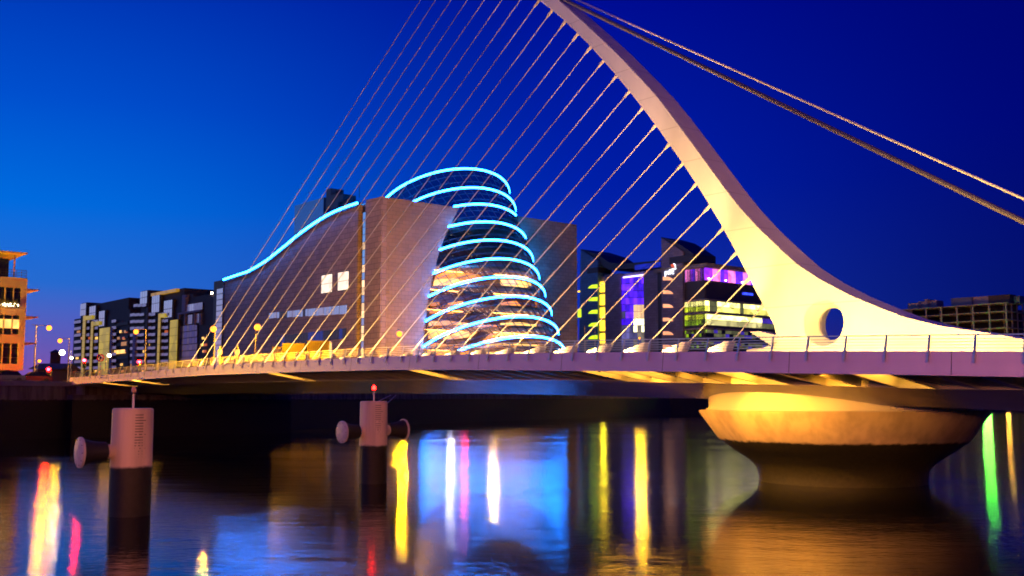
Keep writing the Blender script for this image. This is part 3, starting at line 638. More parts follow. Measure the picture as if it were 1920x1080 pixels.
# horizontal floors inside the drum
FLM = mat('floor_slab', (.30, .20, .14), .7, var=.15, scale=.5); CEI = mat('ceiling_timber', (.55, .26, .12), .6, var=.15, scale=.6)
DLT = emat('downlight', (1, .78, .50), 7); COVE = emat('cove_light', (1, .44, .08), 16)
GLOWW = emat('bright_wall', (1, .56, .17), 1.5, .45, .35); PINKW = emat('pink_wall', (1, .38, .15), .8, .35, .4)
DKP = mat('dark_partition', (.10, .06, .045), .6)
for fi in range(9):
    zf = GZ + .3 + fi * 4.72
    hh = (zf - GZ) / math.cos(TAU); cen = DB + AX * hh; rr = R0_ + KR * hh - .5
    pts = []
    for i in range(60):
        t = 2 * math.pi * i / 60
        p = cen + N * math.cos(t) * rr - U * math.sin(t) * rr / math.cos(TAU) * .985
        q = p - CO
        uu = min(q.dot(U), 11.0); p = CO + N * q.dot(N) + U * uu; p.z = zf; pts.append(p)
    k = MB(); k.prism(pts, -ZV * .55); fl = k.build('floor_slab', CEI, cc)
    if fi == 0: continue
    lit = fi <= 6
    # downlights let into the underside
    dl = MB(); rnd = random.Random(fi)
    for gx in range(-7, 8):
        for gy in range(-6, 4):
            p = cen + N * gx * 2.1 + U * gy * 2.1
            q = p - CO
            if (Vector((gx * 2.1, gy * 2.1 * math.cos(TAU)))).length > rr - 1.2 or q.dot(U) > 10: continue
            if not lit and rnd.random() > .12: continue
            if fi == 2 and rnd.random() > .5: continue
            p.z = zf - .57; dl.lathe([(.10, 0), (.10, -.02)], p, ZV, 6)
    if dl.v: tag(dl.build('downlight_grid', DLT, fl), kind='stuff')
    if lit:
        for (n0, n1, dep) in ((13, 25, -4), (33, 44, -6)):
            k = MB(); k.pbox(PS, n0, n1, zf - .62, zf - .575, -dep - 4 - 3, -dep - 4 - 2.6); k.build('cove_light', COVE, fl)
# lit foyer as glowing patches, its light put into emission; stair soffits in front
HOT = emat('foyer_bright', (1, .58, .13), 1.9, .6, .30); ORG = emat('foyer_orange', (1, .34, .05), 1.3, .5, .45); AMB = emat('foyer_amber', (.85, .28, .04), .9, .6, .5); PKW = emat('foyer_pink', (1, .44, .14), 1.5, .65, .28)
FOYER_GLOW = [([(812, 543), (821, 500), (850, 501), (878, 505), (907, 521), (868, 539)], -3.5, ORG), ([(812, 543), (815, 524), (850, 522), (885, 528), (861, 542)], -3.2, HOT),
         ([(939, 532), (939, 514), (951, 510), (992, 512), (1003, 533), (1003, 556), (964, 556)], -2.5, HOT), ([(899, 547), (921, 532), (938, 555)], -3, ORG), ([(939, 545), (962, 538), (964, 557), (940, 553)], -2.2, ORG),
         ([(806, 588), (808, 567), (824, 566), (824, 588)], -3.5, AMB), ([(838, 588), (840, 568), (868, 564), (870, 586)], -4, ORG), ([(940, 594), (940, 567), (968, 564), (990, 586), (976, 594)], -3, ORG), ([(1004, 566), (1018, 570), (1022, 590), (1006, 588)], -1.5, AMB),
         ([(804, 635), (805, 602), (840, 601), (878, 606), (908, 617), (893, 631), (850, 636)], -3.5, PKW), ([(806, 634), (808, 618), (835, 614), (842, 634)], -3.2, HOT), ([(938, 636), (939, 606), (975, 604), (1009, 609), (1014, 632)], -2.5, HOT), ([(905, 640), (928, 618), (937, 640)], -3, ORG),
         ([(803, 664), (804, 641), (840, 646), (880, 650), (880, 668), (803, 668)], -3, ORG), ([(884, 668), (888, 648), (940, 644), (1028, 646), (1030, 668)], -2, HOT)]
for pts, off, mm in FOYER_GLOW:
    q = [PS.hit(x, y, off) for x, y in pts]; k = MB(); k.prism([PS.p(a, off, z) for a, z in q], U * .25); k.build('foyer_glow_patch', mm, cc)
for pts, off in (([(905, 522), (938, 508), (946, 512), (912, 528)], -2), ([(868, 545), (938, 556), (938, 562), (868, 552)], -1.2), ([(880, 640), (938, 596), (944, 600), (888, 646)], -1.6), ([(872, 596), (940, 560), (946, 565), (880, 603)], -1.6), ([(1000, 535), (1012, 560), (1007, 562), (996, 538)], -.8)):
    q = [PS.hit(x, y, off) for x, y in pts]; k = MB(); k.prism([PS.p(a, off, z) for a, z in q], U * 1.6); k.build('stair_flight', DKP, cc)
# roof plant
PR = Plane(CO + N * 16, U, -N)
k = MB(); a0, a1, z0, z1 = PR.rect(552, 606, 378, 440); k.pbox(PR, a0, a1, z0 - 6, z1, -12, 0); k.build('plant_screen', mat('plant_glass', (.10, .22, .38), .12, .7), cc)
for (x0, x1, y0, y1) in ((617.5, 626, 355, 392), (626, 640, 365, 392), (640, 649, 366, 378), (648, 664, 380, 390)):
    a0, a1, z0, z1 = PR.rect(x0, x1, y0, y1); k = MB(); k.pbox(PR, a0, a1, z0, z1, -3, 1); k.build('roof_plant', DARKM, cc)
for (x, y0, y1) in ((674, 366, 380), (712, 354, 370)):
    a0, z1 = PR.hit(x, y0); z0 = PR.hit(x, y1 + 6)[1]; k = MB(); k.tube([PR.p(a0, 6, z0), PR.p(a0, 6, z1)], .09, 5); k.build('mast', DARKM, cc)

# ------------------------------------------------------------------ office building with sail-topped towers
OC = Vector((58, 310, 0))
ob = thing('office_building', 'office building with twin sail-topped towers, purple atrium and lit window bands', 'building', (58, 310, GZ))
P1 = Plane(OC, U, -N); P2 = Plane(OC, N, -U)
STONE = panel_mat('grey_stone', (.42, .38, .40), (.22, .20, .22), 1.6, .8, .7, .03)
TEAL = panel_mat('teal_panel', (.16, .40, .50), (.06, .16, .2), 1.6, .8, .6, .03)
DROOF = mat('dark_roof', (.06, .055, .06), .5, .2)
def ppoly(P, par, name, pts, o0, o1, m):
    q = [P.hit(x, y, o1) for x, y in pts]
    k = MB(); k.prism([P.p(a, o1, z) for a, z in q], P.out * (o0 - o1)); return k.build(name, m, par)
def prect(P, par, name, x0, x1, y0, y1, o0, o1, m):
    a0, a1, z0, z1 = P.rect(x0, x1, y0, y1, o1); k = MB(); k.pbox(P, a0, a1, z0, z1, o0, o1); return k.build(name, m, par)
# body
prect(P1, ob, 'body', 1123, 1240, 512, 745, -40, -1, STONE)
ppoly(P1, ob, 'tower', [(1084, 745), (1121, 745), (1121, 489), (1089, 469)], -6, .6, TEAL)
ppoly(P1, ob, 'sail_roof', [(1088.5, 467), (1121, 477), (1142, 492), (1166, 494.5), (1240, 488), (1240, 497), (1166, 504), (1142, 506), (1121, 493), (1089, 471)], -14, -.2, DROOF)
ppoly(P1, ob, 'tower', [(1241, 745), (1280, 745), (1280, 472), (1240, 446)], -6, .9, STONE)
ppoly(P1, ob, 'sail_roof', [(1239, 444.5), (1262, 451), (1280, 462), (1301, 476), (1301, 494), (1280, 494), (1280, 474), (1240, 448)], -10, .3, DROOF)
prect(P1, ob, 'tower_band', 1255, 1299, 480, 493, -8, 1.0, DROOF)
prect(P1, ob, 'tower_band', 1101, 1121, 502, 512, -6, .7, DROOF)
prect(P1, ob, 'pier_panel', 1135, 1163, 514, 745, -2, 0, STONE)
prect(P1, ob, 'pier_panel', 1208, 1234, 510, 745, -2, 0, STONE)
# purple atrium
PUR = [emat('purple_glow_%d' % i, c, s_, .5, .6) for i, (c, s_) in enumerate([((.09, .01, 1), 1.3), ((.06, .005, .9), .9), ((.14, .02, 1), 1.6)])]
LAV = [emat('lavender_glow', (.30, .26, .75), .45, .4, .5), emat('lavender_dim', (.2, .18, .5), .3, .5, .5)]
WARMA = [emat('atrium_warm', (1, .62, .32), 1.0, .3, .5), emat('atrium_bright', (1, .95, .55), 2.2, .3, .6), emat('atrium_dim', (.55, .45, .35), .35, .5, .4)]
for i in range(6):
    for j in range(11):
        x0 = 1163 + i * 7.4; y0 = 519 + j * 13
        if j < 4: ms = PUR
        elif i < 3: ms = LAV if j > 6 else LAV + PUR
        elif j in (5, 4): ms = [WARMA[0]]
        elif j in (6,): ms = [WARMA[1]]
        elif j == 7: ms = [WARMA[1], WARMA[2]]
        else: ms = [WARMA[2], LAV[1]]
        pane_rect(P1, ob, 'atrium_pane', x0, x0 + 7.2, y0, y0 + 12.7, 1, 1, ms, -.7, -.6, .14)
prect(P1, ob, 'atrium_light_bar', 1168, 1206, 516.8, 519, -.5, -.2, emat('purple_bar', (.45, .35, 1), 6))
prect(P1, ob, 'roof_light_panel', 1190, 1238, 494, 503, -1, .05, emat('blue_roof_light', (.01, .03, .9), .35, .6, .8))
# slot windows and half-moon windows
YEL = emat('slot_yellow', (1, .60, .03), 2.4, .3, .8); YG = emat('half_green', (.62, .9, .01), 1.4, .2, .6); PNK = emat('half_pink', (1, .42, .20), 1.3, .3, .6)
for j in range(6):
    y0 = 528 + j * 24.3
    prect(P1, ob, 'slot_window', 1124, 1133.5, y0, y0 + 19.5, -.6, -.3, YEL)
    prect(P1, ob, 'slot_window', 1235.5, 1240.3, y0 - 13 + j * 1.1, y0 + 6 + j * 1.1, -.6, -.3, YEL)
    yy = 534 + j * 23.8
    ppoly(P1, ob, 'half_moon_window', [(1102.5, yy + 6.5), (1120, yy + 6.5), (1120, yy - 1), (1110, yy), (1105, yy + 3)], .5, .68, YG)
    yy = 519 + j * 25.6
    ppoly(P1, ob, 'half_moon_window', [(1243, yy + 6.5), (1262.5, yy + 6.5), (1259, yy + 2.5), (1253, yy), (1243, yy)], .8, .98, PNK)
prect(P1, ob, 'side_window', 1083, 1089.5, 579, 595, .55, .7, YG)
prect(P1, ob, 'side_window', 1083, 1087, 545, 548, .55, .7, YEL)
# right-hand block with glazed bands on two faces
prect(P1, ob, 'block', 1280, 1325, 500, 745, -30, -.4, mat('block_dark', (.06, .055, .055), .5))
a_end = 62
zr0 = P1.hit(1325, 500)[1]
k = MB(); k.hexa([P2.p(.1, -.4, GZ), P2.p(a_end, -.4, GZ), P2.p(a_end, -20, GZ), P2.p(.1, -20, GZ)], [P2.p(.1, -.4, zr0), P2.p(a_end, -.4, zr0), P2.p(a_end, -20, zr0), P2.p(.1, -20, zr0)]); k.build('block', MATS['block_dark'], ob)
bands = [(501, 525, 'purple'), (563, 583, 'bright'), (588, 609, 'green'), (617, 631, 'mixed'), (640, 652, 'mixed')]
BR = [emat('office_bright', (.9, .80, .16), 1.5, .75, .55), emat('office_bright_b', (1, .92, .28), 2.6, .75, .55), emat('office_mid', (.85, .75, .3), .8, .75, .55)]
GR = [emat('office_green', (.45, .72, .02), 1.0, .8, .6), emat('office_green_b', (.68, .78, .03), 1.5, .7, .6)]
PU2 = [emat('party_purple', (.34, .03, 1), 1.4, .5, .7), emat('party_pink', (.9, .20, .6), 1.4, .5, .7), emat('party_blue', (.12, .02, 1), 1.4, .5, .7)]
DKG = [mat('office_dark', (.04, .05, .05), .1, .3), emat('office_dim', (.35, .36, .16), .3, .6, .8), emat('office_blue', (.12, .06, .8), .4, .5, .8)]
zsl = []
for (y0, y1, kind) in bands:
    z1 = P1.hit(1325, y0)[1]; z0 = P1.hit(1325, y1)[1]
    la = P1.hit(1281, 600)[0]
    for P, L_, n_ in ((P1, la, 9), (P2, a_end, 34)):
        for i in range(n_):
            aa0 = L_ * i / n_ + .06; aa1 = L_ * (i + 1) / n_ - .06; fr = i / n_
            rows = 1 if kind == 'purple' else 2
            for r_ in range(rows):
                side = P is P1
                if kind == 'purple': m_ = PU2[(i // 2 + i // 5) % 3]
                elif kind == 'bright': m_ = (BR[1] if r_ else GR[1]) if side else (BR[1] if r_ else BR[0])
                elif kind == 'green': m_ = (GR[1] if r_ else GR[0]) if side else ((BR[1] if r_ else BR[2]) if fr < .42 else (DKG[2] if r_ else DKG[1]))
                else: m_ = (GR[0] if side else DKG[1]) if (i * 7 + r_ * 3 + int(y0)) % 5 < 2 else DKG[(i // 2 + r_) % 3]
                if not side and kind == 'bright' and i in (1, 2, 9): m_ = DKG[1]
                za = z0 + (z1 - z0) * r_ / rows + .07; zb_ = z0 + (z1 - z0) * (r_ + 1) / rows - .07
                k = MB(); k.pbox(P, aa0, aa1, za, zb_, -.3, -.1); k.build('office_pane', m_, ob)
    for P, L_ in ((P1, la), (P2, a_end)):
        k = MB(); k.pbox(P, .0 if P is P1 else .02, L_, z1 + .05, z1 + .55, -.35, .35 if P is P1 else .37); k.build('floor_ledge', CONC, ob)
k = MB(); k.hexa([P2.p(-.6, .9, zr0), P2.p(a_end, .9, zr0), P2.p(a_end, -20, zr0), P2.p(-.6, -20, zr0)], [P2.p(-1.2, 1.5, zr0 + 1.0), P2.p(a_end, 1.5, zr0 + 1.0), P2.p(a_end, -20, zr0 + 1.0), P2.p(-1.2, -20, zr0 + 1.0)]); k.build('roof_canopy', CONC, ob)
k = MB(); k.pbox(P1, -.5, la, zr0 + .05, zr0 + 1.02, -20, 1.0); k.build('roof_canopy', CONC, ob)
for i in range(7):
    a = 1.5 + i * 8; zt_ = P1.hit(1325, 524)[1]
    k = MB(); k.lathe([(.16, 0), (.2, .35)], P2.p(a, .15, zt_ + .25), ZV, 8); k.build('terrace_lamp', emat('terrace_lamp', (1, .55, .2), 25), ob)
prect(P2, ob, 'blue_sign', 1393, 1412, 549, 553, -.3, .05, emat('blue_sign', (.03, .06, 1), 2.2, .8, 2.5))
# lit sign on the tower: lower-case letters and the layered mark above them
def text_mesh(txt, size, name, m, P, a_left, z_base, off, flip=True):
    cu = bpy.data.curves.new('t', 'FONT'); cu.body = txt; cu.size = size; cu.extrude = .08; cu.offset = .06
    to = bpy.data.objects.new('t', cu); COL.objects.link(to); bpy.context.view_layer.update()
    me = bpy.data.meshes.new_from_object(to.evaluated_get(bpy.context.evaluated_depsgraph_get())); bpy.data.objects.remove(to)
    for v in me.vertices: v.co = P.p(a_left - v.co.x, off + v.co.z, z_base + v.co.y)
    me.materials.clear(); me.materials.append(m); o = bpy.data.objects.new(name, me); COL.objects.link(o); attach(o, ob); return o
a_l, z_b = P1.hit(1246.5, 515.5, 1.0)
text_mesh('pwc', 2.3, 'sign_letters', emat('sign_white', (.85, .9, 1), 2.2), P1, a_l, z_b, 1.1)
ppoly(P1, ob, 'sign_mark', [(1258, 499), (1258, 496), (1262, 494.5), (1265, 497.5), (1265, 503), (1261, 504)], 1.0, 1.1, emat('sign_red', (.8, .12, .04), 1.0))
ppoly(P1, ob, 'sign_mark', [(1254, 506), (1267, 501.5), (1267.5, 504.5), (1254, 508)], 1.0, 1.12, MATS['sign_white'])
ppoly(P1, ob, 'sign_mark', [(1262, 493.5), (1265, 494.5), (1267.5, 501), (1265.6, 501), (1264, 497)], 1.0, 1.14, MATS['sign_white'])
for px in (1097, 1116):
    d = 285
    q = at_depth(px, 700, d); f = thing('flagpole', {1097: 'bare white flagpole left of its twin, before the left sail tower', 1116: 'bare white flagpole right of its twin, before the lit slot'}[px], 'flagpole', (q.x, q.y, GZ), 'flagpoles')
    if f:
        zt_ = at_depth(px, 612, d).z; k = MB(); k.tube([(q.x, q.y, GZ), (q.x, q.y, zt_)], .12, 6, r1=.06); k.build('pole', CABLE, f)
        k = MB(); k.lathe([(.12, 0), (.14, .1), (.02, .2)], (q.x, q.y, zt_), ZV, 8); k.build('finial', STEEL, f)

# ------------------------------------------------------------------ apartment blocks beyond the street
PA = Plane((-86, 300), U, -N)
BRK = mat('dark_brick', (.055, .038, .034), .7, var=.25, scale=.6); ROOM = mat('balcony_recess', (.03, .022, .022), .6)
BALC = mat('balcony_glass', (.85, .84, .86), .25, .4, var=.2, scale=.7); YCOL = emat('uplit_column_glow', (.72, .50, .02), .5, .45, .22)  # uplighting on the yellow columns is put into their emission
YCOLD = emat('uplit_column_glow_thin', (.62, .40, .03), .5); TGL = mat('penthouse_glass', (.85, .95, 1), .12, .8, var=.1); WARMR = emat('lit_room', (1, .55, .12), 1.3, .5, .8)
PINKC = mat('pale_column', (.34, .26, .34), .7)
def tower_glass(par, x0, x1, y0, y1, nx=3):
    prect(PA, par, 'penthouse_core', x0, x1, y0, y1 + 4, -6, .3, BRK)
    pane_rect(PA, par, 'penthouse_pane', x0, x1, y0 + 1, y1, nx, 2, [TGL], .35, .42, .16)
def balconies(par, spans, ys, h=5.2):
    for y in ys:
        for (x0, x1) in spans:
            n = max(1, round((x1 - x0) / 9))
            for i in range(n):
                a = x0 + (x1 - x0) * i / n; b = x0 + (x1 - x0) * (i + 1) / n
                yy = y - (a - 137) * .022
                prect(PA, par, 'balcony_panel', a + .25, b - .25, yy, yy + h, .55, .62, BALC)
            prect(PA, par, 'balcony_slab', x0, x1, y + h - (x0 - 137) * .022, y + h + 1.1 - (x0 - 137) * .022, -.2, .5, BRK)
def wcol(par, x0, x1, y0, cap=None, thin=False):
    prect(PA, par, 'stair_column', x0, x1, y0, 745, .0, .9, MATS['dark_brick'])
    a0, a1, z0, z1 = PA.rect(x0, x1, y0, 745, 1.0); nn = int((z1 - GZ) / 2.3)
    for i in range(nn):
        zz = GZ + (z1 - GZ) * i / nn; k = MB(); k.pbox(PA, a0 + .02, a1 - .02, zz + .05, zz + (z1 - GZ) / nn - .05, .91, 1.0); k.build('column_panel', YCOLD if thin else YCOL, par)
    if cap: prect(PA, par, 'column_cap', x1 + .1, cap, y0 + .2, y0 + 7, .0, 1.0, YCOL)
b1 = thing('apartment_block', 'dark stepped apartment block farthest left, with three lit yellow stair columns', 'building', PA.p(100, 0, GZ), 'apartment blocks beyond the street')
prect(PA, b1, 'body', 136.5, 241, 590, 745, -16, -.3, BRK)
prect(PA, b1, 'body', 152, 241, 567, 589.6, -16, -.6, BRK)
prect(PA, b1, 'roof_hut', 210, 218, 566, 568, -8, -4, BRK)
tower_glass(b1, 152.5, 163, 568, 592); tower_glass(b1, 169.5, 181, 573, 600); tower_glass(b1, 187.5, 198, 582, 612)
balconies(b1, [(138.5, 151.5), (159, 167.5), (173, 183.5), (209, 217.5)], [601 + 12.4 * i for i in range(8)])
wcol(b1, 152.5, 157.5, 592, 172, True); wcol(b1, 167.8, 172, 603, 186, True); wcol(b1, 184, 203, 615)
prect(PA, b1, 'pale_column', 203.3, 207.5, 615, 745, .0, .8, PINKC)  # shaded right edge of the yellow column, shade put into the tone
prect(PA, b1, 'lit_room', 214, 234, 656, 663, -.25, .05, WARMR); prect(PA, b1, 'lit_room', 227, 237, 641, 648, -.25, .05, emat('lit_room_dim', (.8, .32, .06), .5))
for y in (604, 617, 629, 642, 655, 667): prect(PA, b1, 'dark_window', 219, 240, y, y + 6, -.25, .04, ROOM)
b2 = thing('apartment_block', 'tall dark stepped apartment block between its neighbours, with a penthouse canopy lit yellow from below', 'building', PA.p(50, 0, GZ), 'apartment blocks beyond the street')
prect(PA, b2, 'body', 243.5, 333, 583, 745, -16, -.3, BRK)
prect(PA, b2, 'body', 265, 345, 548, 582.6, -16, -.6, BRK)
prect(PA, b2, 'body', 345.2, 362, 552, 600, -16, -.6, BRK)
prect(PA, b2, 'penthouse_canopy', 283, 330, 545.5, 551, -3, .5, emat('canopy_glow', (.65, .33, .03), .45, .4, .3))  # light on the canopy underside is put into its emission
tower_glass(b2, 265, 278, 545, 570); tower_glass(b2, 287, 301, 551, 586, 4); tower_glass(b2, 309.5, 325, 562, 596, 4)
balconies(b2, [(243.5, 270), (275.5, 291), (299.5, 315)], [590 + 12.6 * i for i in range(9)])
balconies(b2, [(250, 274)], [572.5])
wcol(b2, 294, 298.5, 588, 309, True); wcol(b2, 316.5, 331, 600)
prect(PA, b2, 'pale_column', 247, 252, 625, 745, .0, .9, PINKC); prect(PA, b2, 'pale_column', 270.5, 274.5, 577, 745, .0, .8, mat('brown_column', (.10, .07, .06), .7))
b3 = thing('apartment_block', 'dark block with a tall purple-grey glazed wall, nearest the convention centre', 'building', PA.p(10, 0, GZ), 'apartment blocks beyond the street')
prect(PA, b3, 'body', 333.4, 404, 562, 745, -16, -.3, BRK)
prect(PA, b3, 'body', 362.3, 404, 553, 561.6, -16, -.6, BRK)
prect(PA, b3, 'pale_column', 341, 347.5, 553, 584, -1, .5, mat('mauve_panel', (.20, .14, .22), .6))
pane_rect(PA, b3, 'glazing_pane', 347.8, 380, 569, 583, 8, 1, [SKYP, BALC], .0, .1, .12)
prect(PA, b3, 'frame_beam', 333, 375, 583.6, 587, .0, .7, MATS['mauve_panel'])
for x in (333, 345, 362.5, 374): prect(PA, b3, 'frame_post', x, x + 2, 587.1, 609, .0, .6, MATS['mauve_panel'])
pane_rect(PA, b3, 'glazing_pane', 352, 361, 590, 608, 2, 1, [BALC], .0, .1, .12); pane_rect(PA, b3, 'glazing_pane', 366, 373.5, 588, 606, 2, 1, [BALC], .0, .1, .12)
MIRR = [mat('mauve_glass', (.20, .17, .38), .15, .5, var=.3, scale=.3), mat('mauve_glass_b', (.30, .24, .34), .15, .45, var=.3, scale=.35), mat('blue_glass_b', (.10, .10, .40), .12, .6, var=.3, scale=.3)]
for j in range(6): pane_rect(PA, b3, 'glazing_pane', 332, 370, 610 + j * 12, 621.5 + j * 12, 8, 1, MIRR[:2] if j > 2 else MIRR, .0, .1, .12)
rndw = random.Random(5)
for (par, x0, x1) in ((b1, 209, 240), (b1, 139, 183), (b2, 244, 315), (b3, 374, 402)):
    for q in range(9):
        x = rndw.uniform(x0, x1 - 5); row = rndw.randrange(1, 8); y = 607 + row * 12.4
        prect(PA, par, 'lit_room', x, x + rndw.uniform(2.5, 5), y, y + 4.5, -.28, .03 + q * .003, [WARMR, MATS['lit_room_dim'], emat('lit_room_red', (.8, .16, .04), .5)][q % 3])
k = MB(); a, z = PA.hit(394, 551); k.lathe([(.3, 0), (.35, .3), (.2, .6)], PA.p(a, -.5, z), ZV, 8); k.build('roof_lamp', emat('roof_lamp', (1, .8, .5), 25), b3)
k = MB(); a, z = PA.hit(404, 553); k.lathe([(.3, 0), (.4, .3), (.2, .6)], PA.p(a, -.5, z), ZV, 8); k.build('roof_lamp', emat('roof_lamp_blue', (.03, .08, 1), 40), b3)

# ------------------------------------------------------------------ corner office at the left edge
LO = Vector((-65.3, 140, 0)); PL = Plane(LO, N, -U)
lb = thing('corner_office', 'orange-lit stone office with projecting cornices at the left edge', 'building', (LO.x, LO.y, GZ))
LST = mat('buff_stone', (.46, .37, .24), .75, var=.10, scale=.7, bump=.1); GLK = mat('office_glass_dark', (.03, .035, .03), .08, .4, spec=.6)
aRt = PL.hit(48, 600)[0]; AL = -26
zr = lambda y: PL.hit(20, y)[1]
rows = [(540, 577), (592, 626), (645, 681)]
# spandrels, piers: solid stone between window rows
prev = zr(519.5)
solid = [(zr(519.5), zr(538)), (zr(577.5), zr(590.5)), (zr(627), zr(643.5)), (zr(682), zr(694))]
for z1, z0 in solid:
    k = MB(); k.pbox(PL, AL, aRt, z0, z1, -14, 0); k.build('stone_band', LST, lb)
k = MB(); k.pbox(PL, PL.hit(46, 600)[0] - .6, aRt, zr(694), zr(538), -14, -.02); k.build('corner_pier', LST, lb)
k = MB(); k.pbox(PL, AL, aRt - 1.2, GZ, zr(519.6), -13.5, -1.4); k.build('inner_body', mat('inner_dark', (.05, .04, .03), .8), lb)
LIT2 = [emat('lit_office_a', (1, .58, .14), 1.6, .4, 1.2), emat('lit_office_b', (1, .66, .22), 2.1, .4, 1.2)]
bay = abs(PL.hit(17, 600)[0] - PL.hit(1, 600)[0]); a_end2 = PL.hit(45.5, 600)[0] - .35
for ri, (y0, y1) in enumerate(rows):
    z1, z0 = zr(y0 - 1.6), zr(y1 + .8)
    for b in range(18):
        ax1 = a_end2 - b * bay; ax0 = ax1 - bay
        k = MB(); k.pbox(PL, ax1 - .10, ax1 + .02, z0, z1, -.5, -.12); k.build('mullion', LST, lb)
        hs_ = [(0, .30), (.30, .80), (.80, 1)]
        for (q0, q1) in hs_:
            m_ = random.choice(LIT2) if ri == 1 and q0 == .30 else GLK
            k = MB(); k.pbox(PL, ax0 + .06, ax1 - .12, z0 + (z1 - z0) * q0 + .05, z0 + (z1 - z0) * q1 - .05, -.42, -.34); k.build('window_pane', m_, lb)
    if ri == 0:
        for b in range(3):
            pass
for y in (541, 593, 643):
    k = MB(); z = zr(y); k.hexa([PL.p(aRt - .5, -.5, z - .12), PL.p(aRt + 1.75, -.5, z + .02), PL.p(aRt + 1.75, -5, z + .02), PL.p(aRt - .5, -5, z - .34)], [PL.p(aRt - .5, -.5, z + .2), PL.p(aRt + 1.75, -.5, z + .16), PL.p(aRt + 1.75, -5, z + .16), PL.p(aRt - .5, -5, z + .2)]); k.build('cornice', LST, lb)
# ground floor: piers and shop glazing
for b in range(9):
    a = aRt - 1.3 - b * 3.2; k = MB(); k.pbox(PL, a, a + .7, GZ, zr(694) - .01, -1.3, -.3); k.build('ground_pier', LST, lb)
    k = MB(); k.pbox(PL, a - 2.4, a - .05, GZ + .3, zr(697), -1.35, -1.28); k.build('shop_pane', emat('shop_glow', (1, .5, .1), .5, .6, 1.0) if b % 2 else GLK, lb)
# penthouse, roof slab, terrace rail
ap = PL.hit(24, 500)[0]
k = MB(); k.pbox(PL, AL, ap, zr(519.4), zr(482), -12, -2); k.build('penthouse', mat('inner_dark', (.05, .04, .03), .8), lb)
for b in range(10):
    ax1 = ap - b * 1.25; k = MB(); k.pbox(PL, ax1 - 1.15, ax1 - .06, zr(519), zr(484), -1.98, -1.9); k.build('penthouse_pane', emat('penthouse_green', (.5, .45, .03), .4, .5, .8) if b in (2, 3) else GLK, lb)
k = MB(); k.hexa([PL.p(AL, .3, zr(478)), PL.p(PL.hit(51, 475)[0], .3, zr(474)), PL.p(PL.hit(51, 475)[0], -12, zr(474)), PL.p(AL, -12, zr(478))], [PL.p(AL, .3, zr(471)), PL.p(PL.hit(52, 475)[0], .3, zr(471.5)), PL.p(PL.hit(52, 475)[0], -12, zr(471.5)), PL.p(AL, -12, zr(471))]); k.build('roof_slab', LST, lb)
a = PL.hit(29, 500)[0]; k = MB(); k.tube([PL.p(a, -.6, zr(519)), PL.p(a, -.6, zr(477))], .12, 8); k.build('roof_post', mat('post_red', (.25, .12, .10), .5), lb)
a0 = PL.hit(2, 515)[0]; a1 = PL.hit(53, 515)[0]
for h in (.35, .7, 1.05):
    k = MB(); k.tube([PL.p(a0, -.25, zr(519.5) + h), PL.p(aRt - .1, -.25, zr(519.5) + h), PL.p(aRt - .1, -6, zr(519.5) + h)], .03, 5); k.build('terrace_rail', DARKM, lb)
for i in range(6):
    a = a0 + (aRt - .1 - a0) * i / 5; k = MB(); k.tube([PL.p(a, -.25, zr(519.5)), PL.p(a, -.25, zr(519.5) + 1.08)], .03, 5); k.build('rail_post', DARKM, lb)
# terrace plants with a string of bulbs on the third floor
for i in range(4):
    a = PL.hit(3 + i * 8, 570)[0]; z0 = zr(577); pl = MB(); rnd = random.Random(40 + i)
    for j in range(26):
        c0 = PL.p(a + rnd.uniform(-.3, .3), .25 + rnd.uniform(-.15, .15), z0 + .2); an = rnd.uniform(0, 6.28); L_ = rnd.uniform(.4, 1.1)
        tip = c0 + Vector((math.cos(an) * L_ * .5, math.sin(an) * L_ * .35, L_)); sd = Vector((-math.sin(an), math.cos(an), 0)) * .06
        mdp = (c0 + tip) / 2 + ZV * .15; pl.add([c0, mdp + sd, tip, mdp - sd], [(0, 1, 2, 3)])
    fo = thing('balcony_plant', 'potted balcony plant with fairy bulbs, %s on the third-floor ledge' % ('first', 'second', 'third', 'fourth')[i], 'plant', PL.p(a, .25, z0), 'balcony plants')
    tag(pl.build('foliage', mat('plant_leaf', (.10, .11, .02), .6), fo), kind='stuff')
    k = MB(); k.lathe([(.14, -.02), (.18, .22)], PL.p(a, .2, z0), ZV, 8); k.build('pot', CONC, fo)
    for j in range(5):
        k = MB(); k.lathe([(.02, 0), (.045, .04), (.02, .09)], PL.p(a + rnd.uniform(-.4, .4), .5, z0 + rnd.uniform(.1, .5)), ZV, 6); k.build('bulb', emat('fairy_bulb', (1, .8, .5), 18), fo)

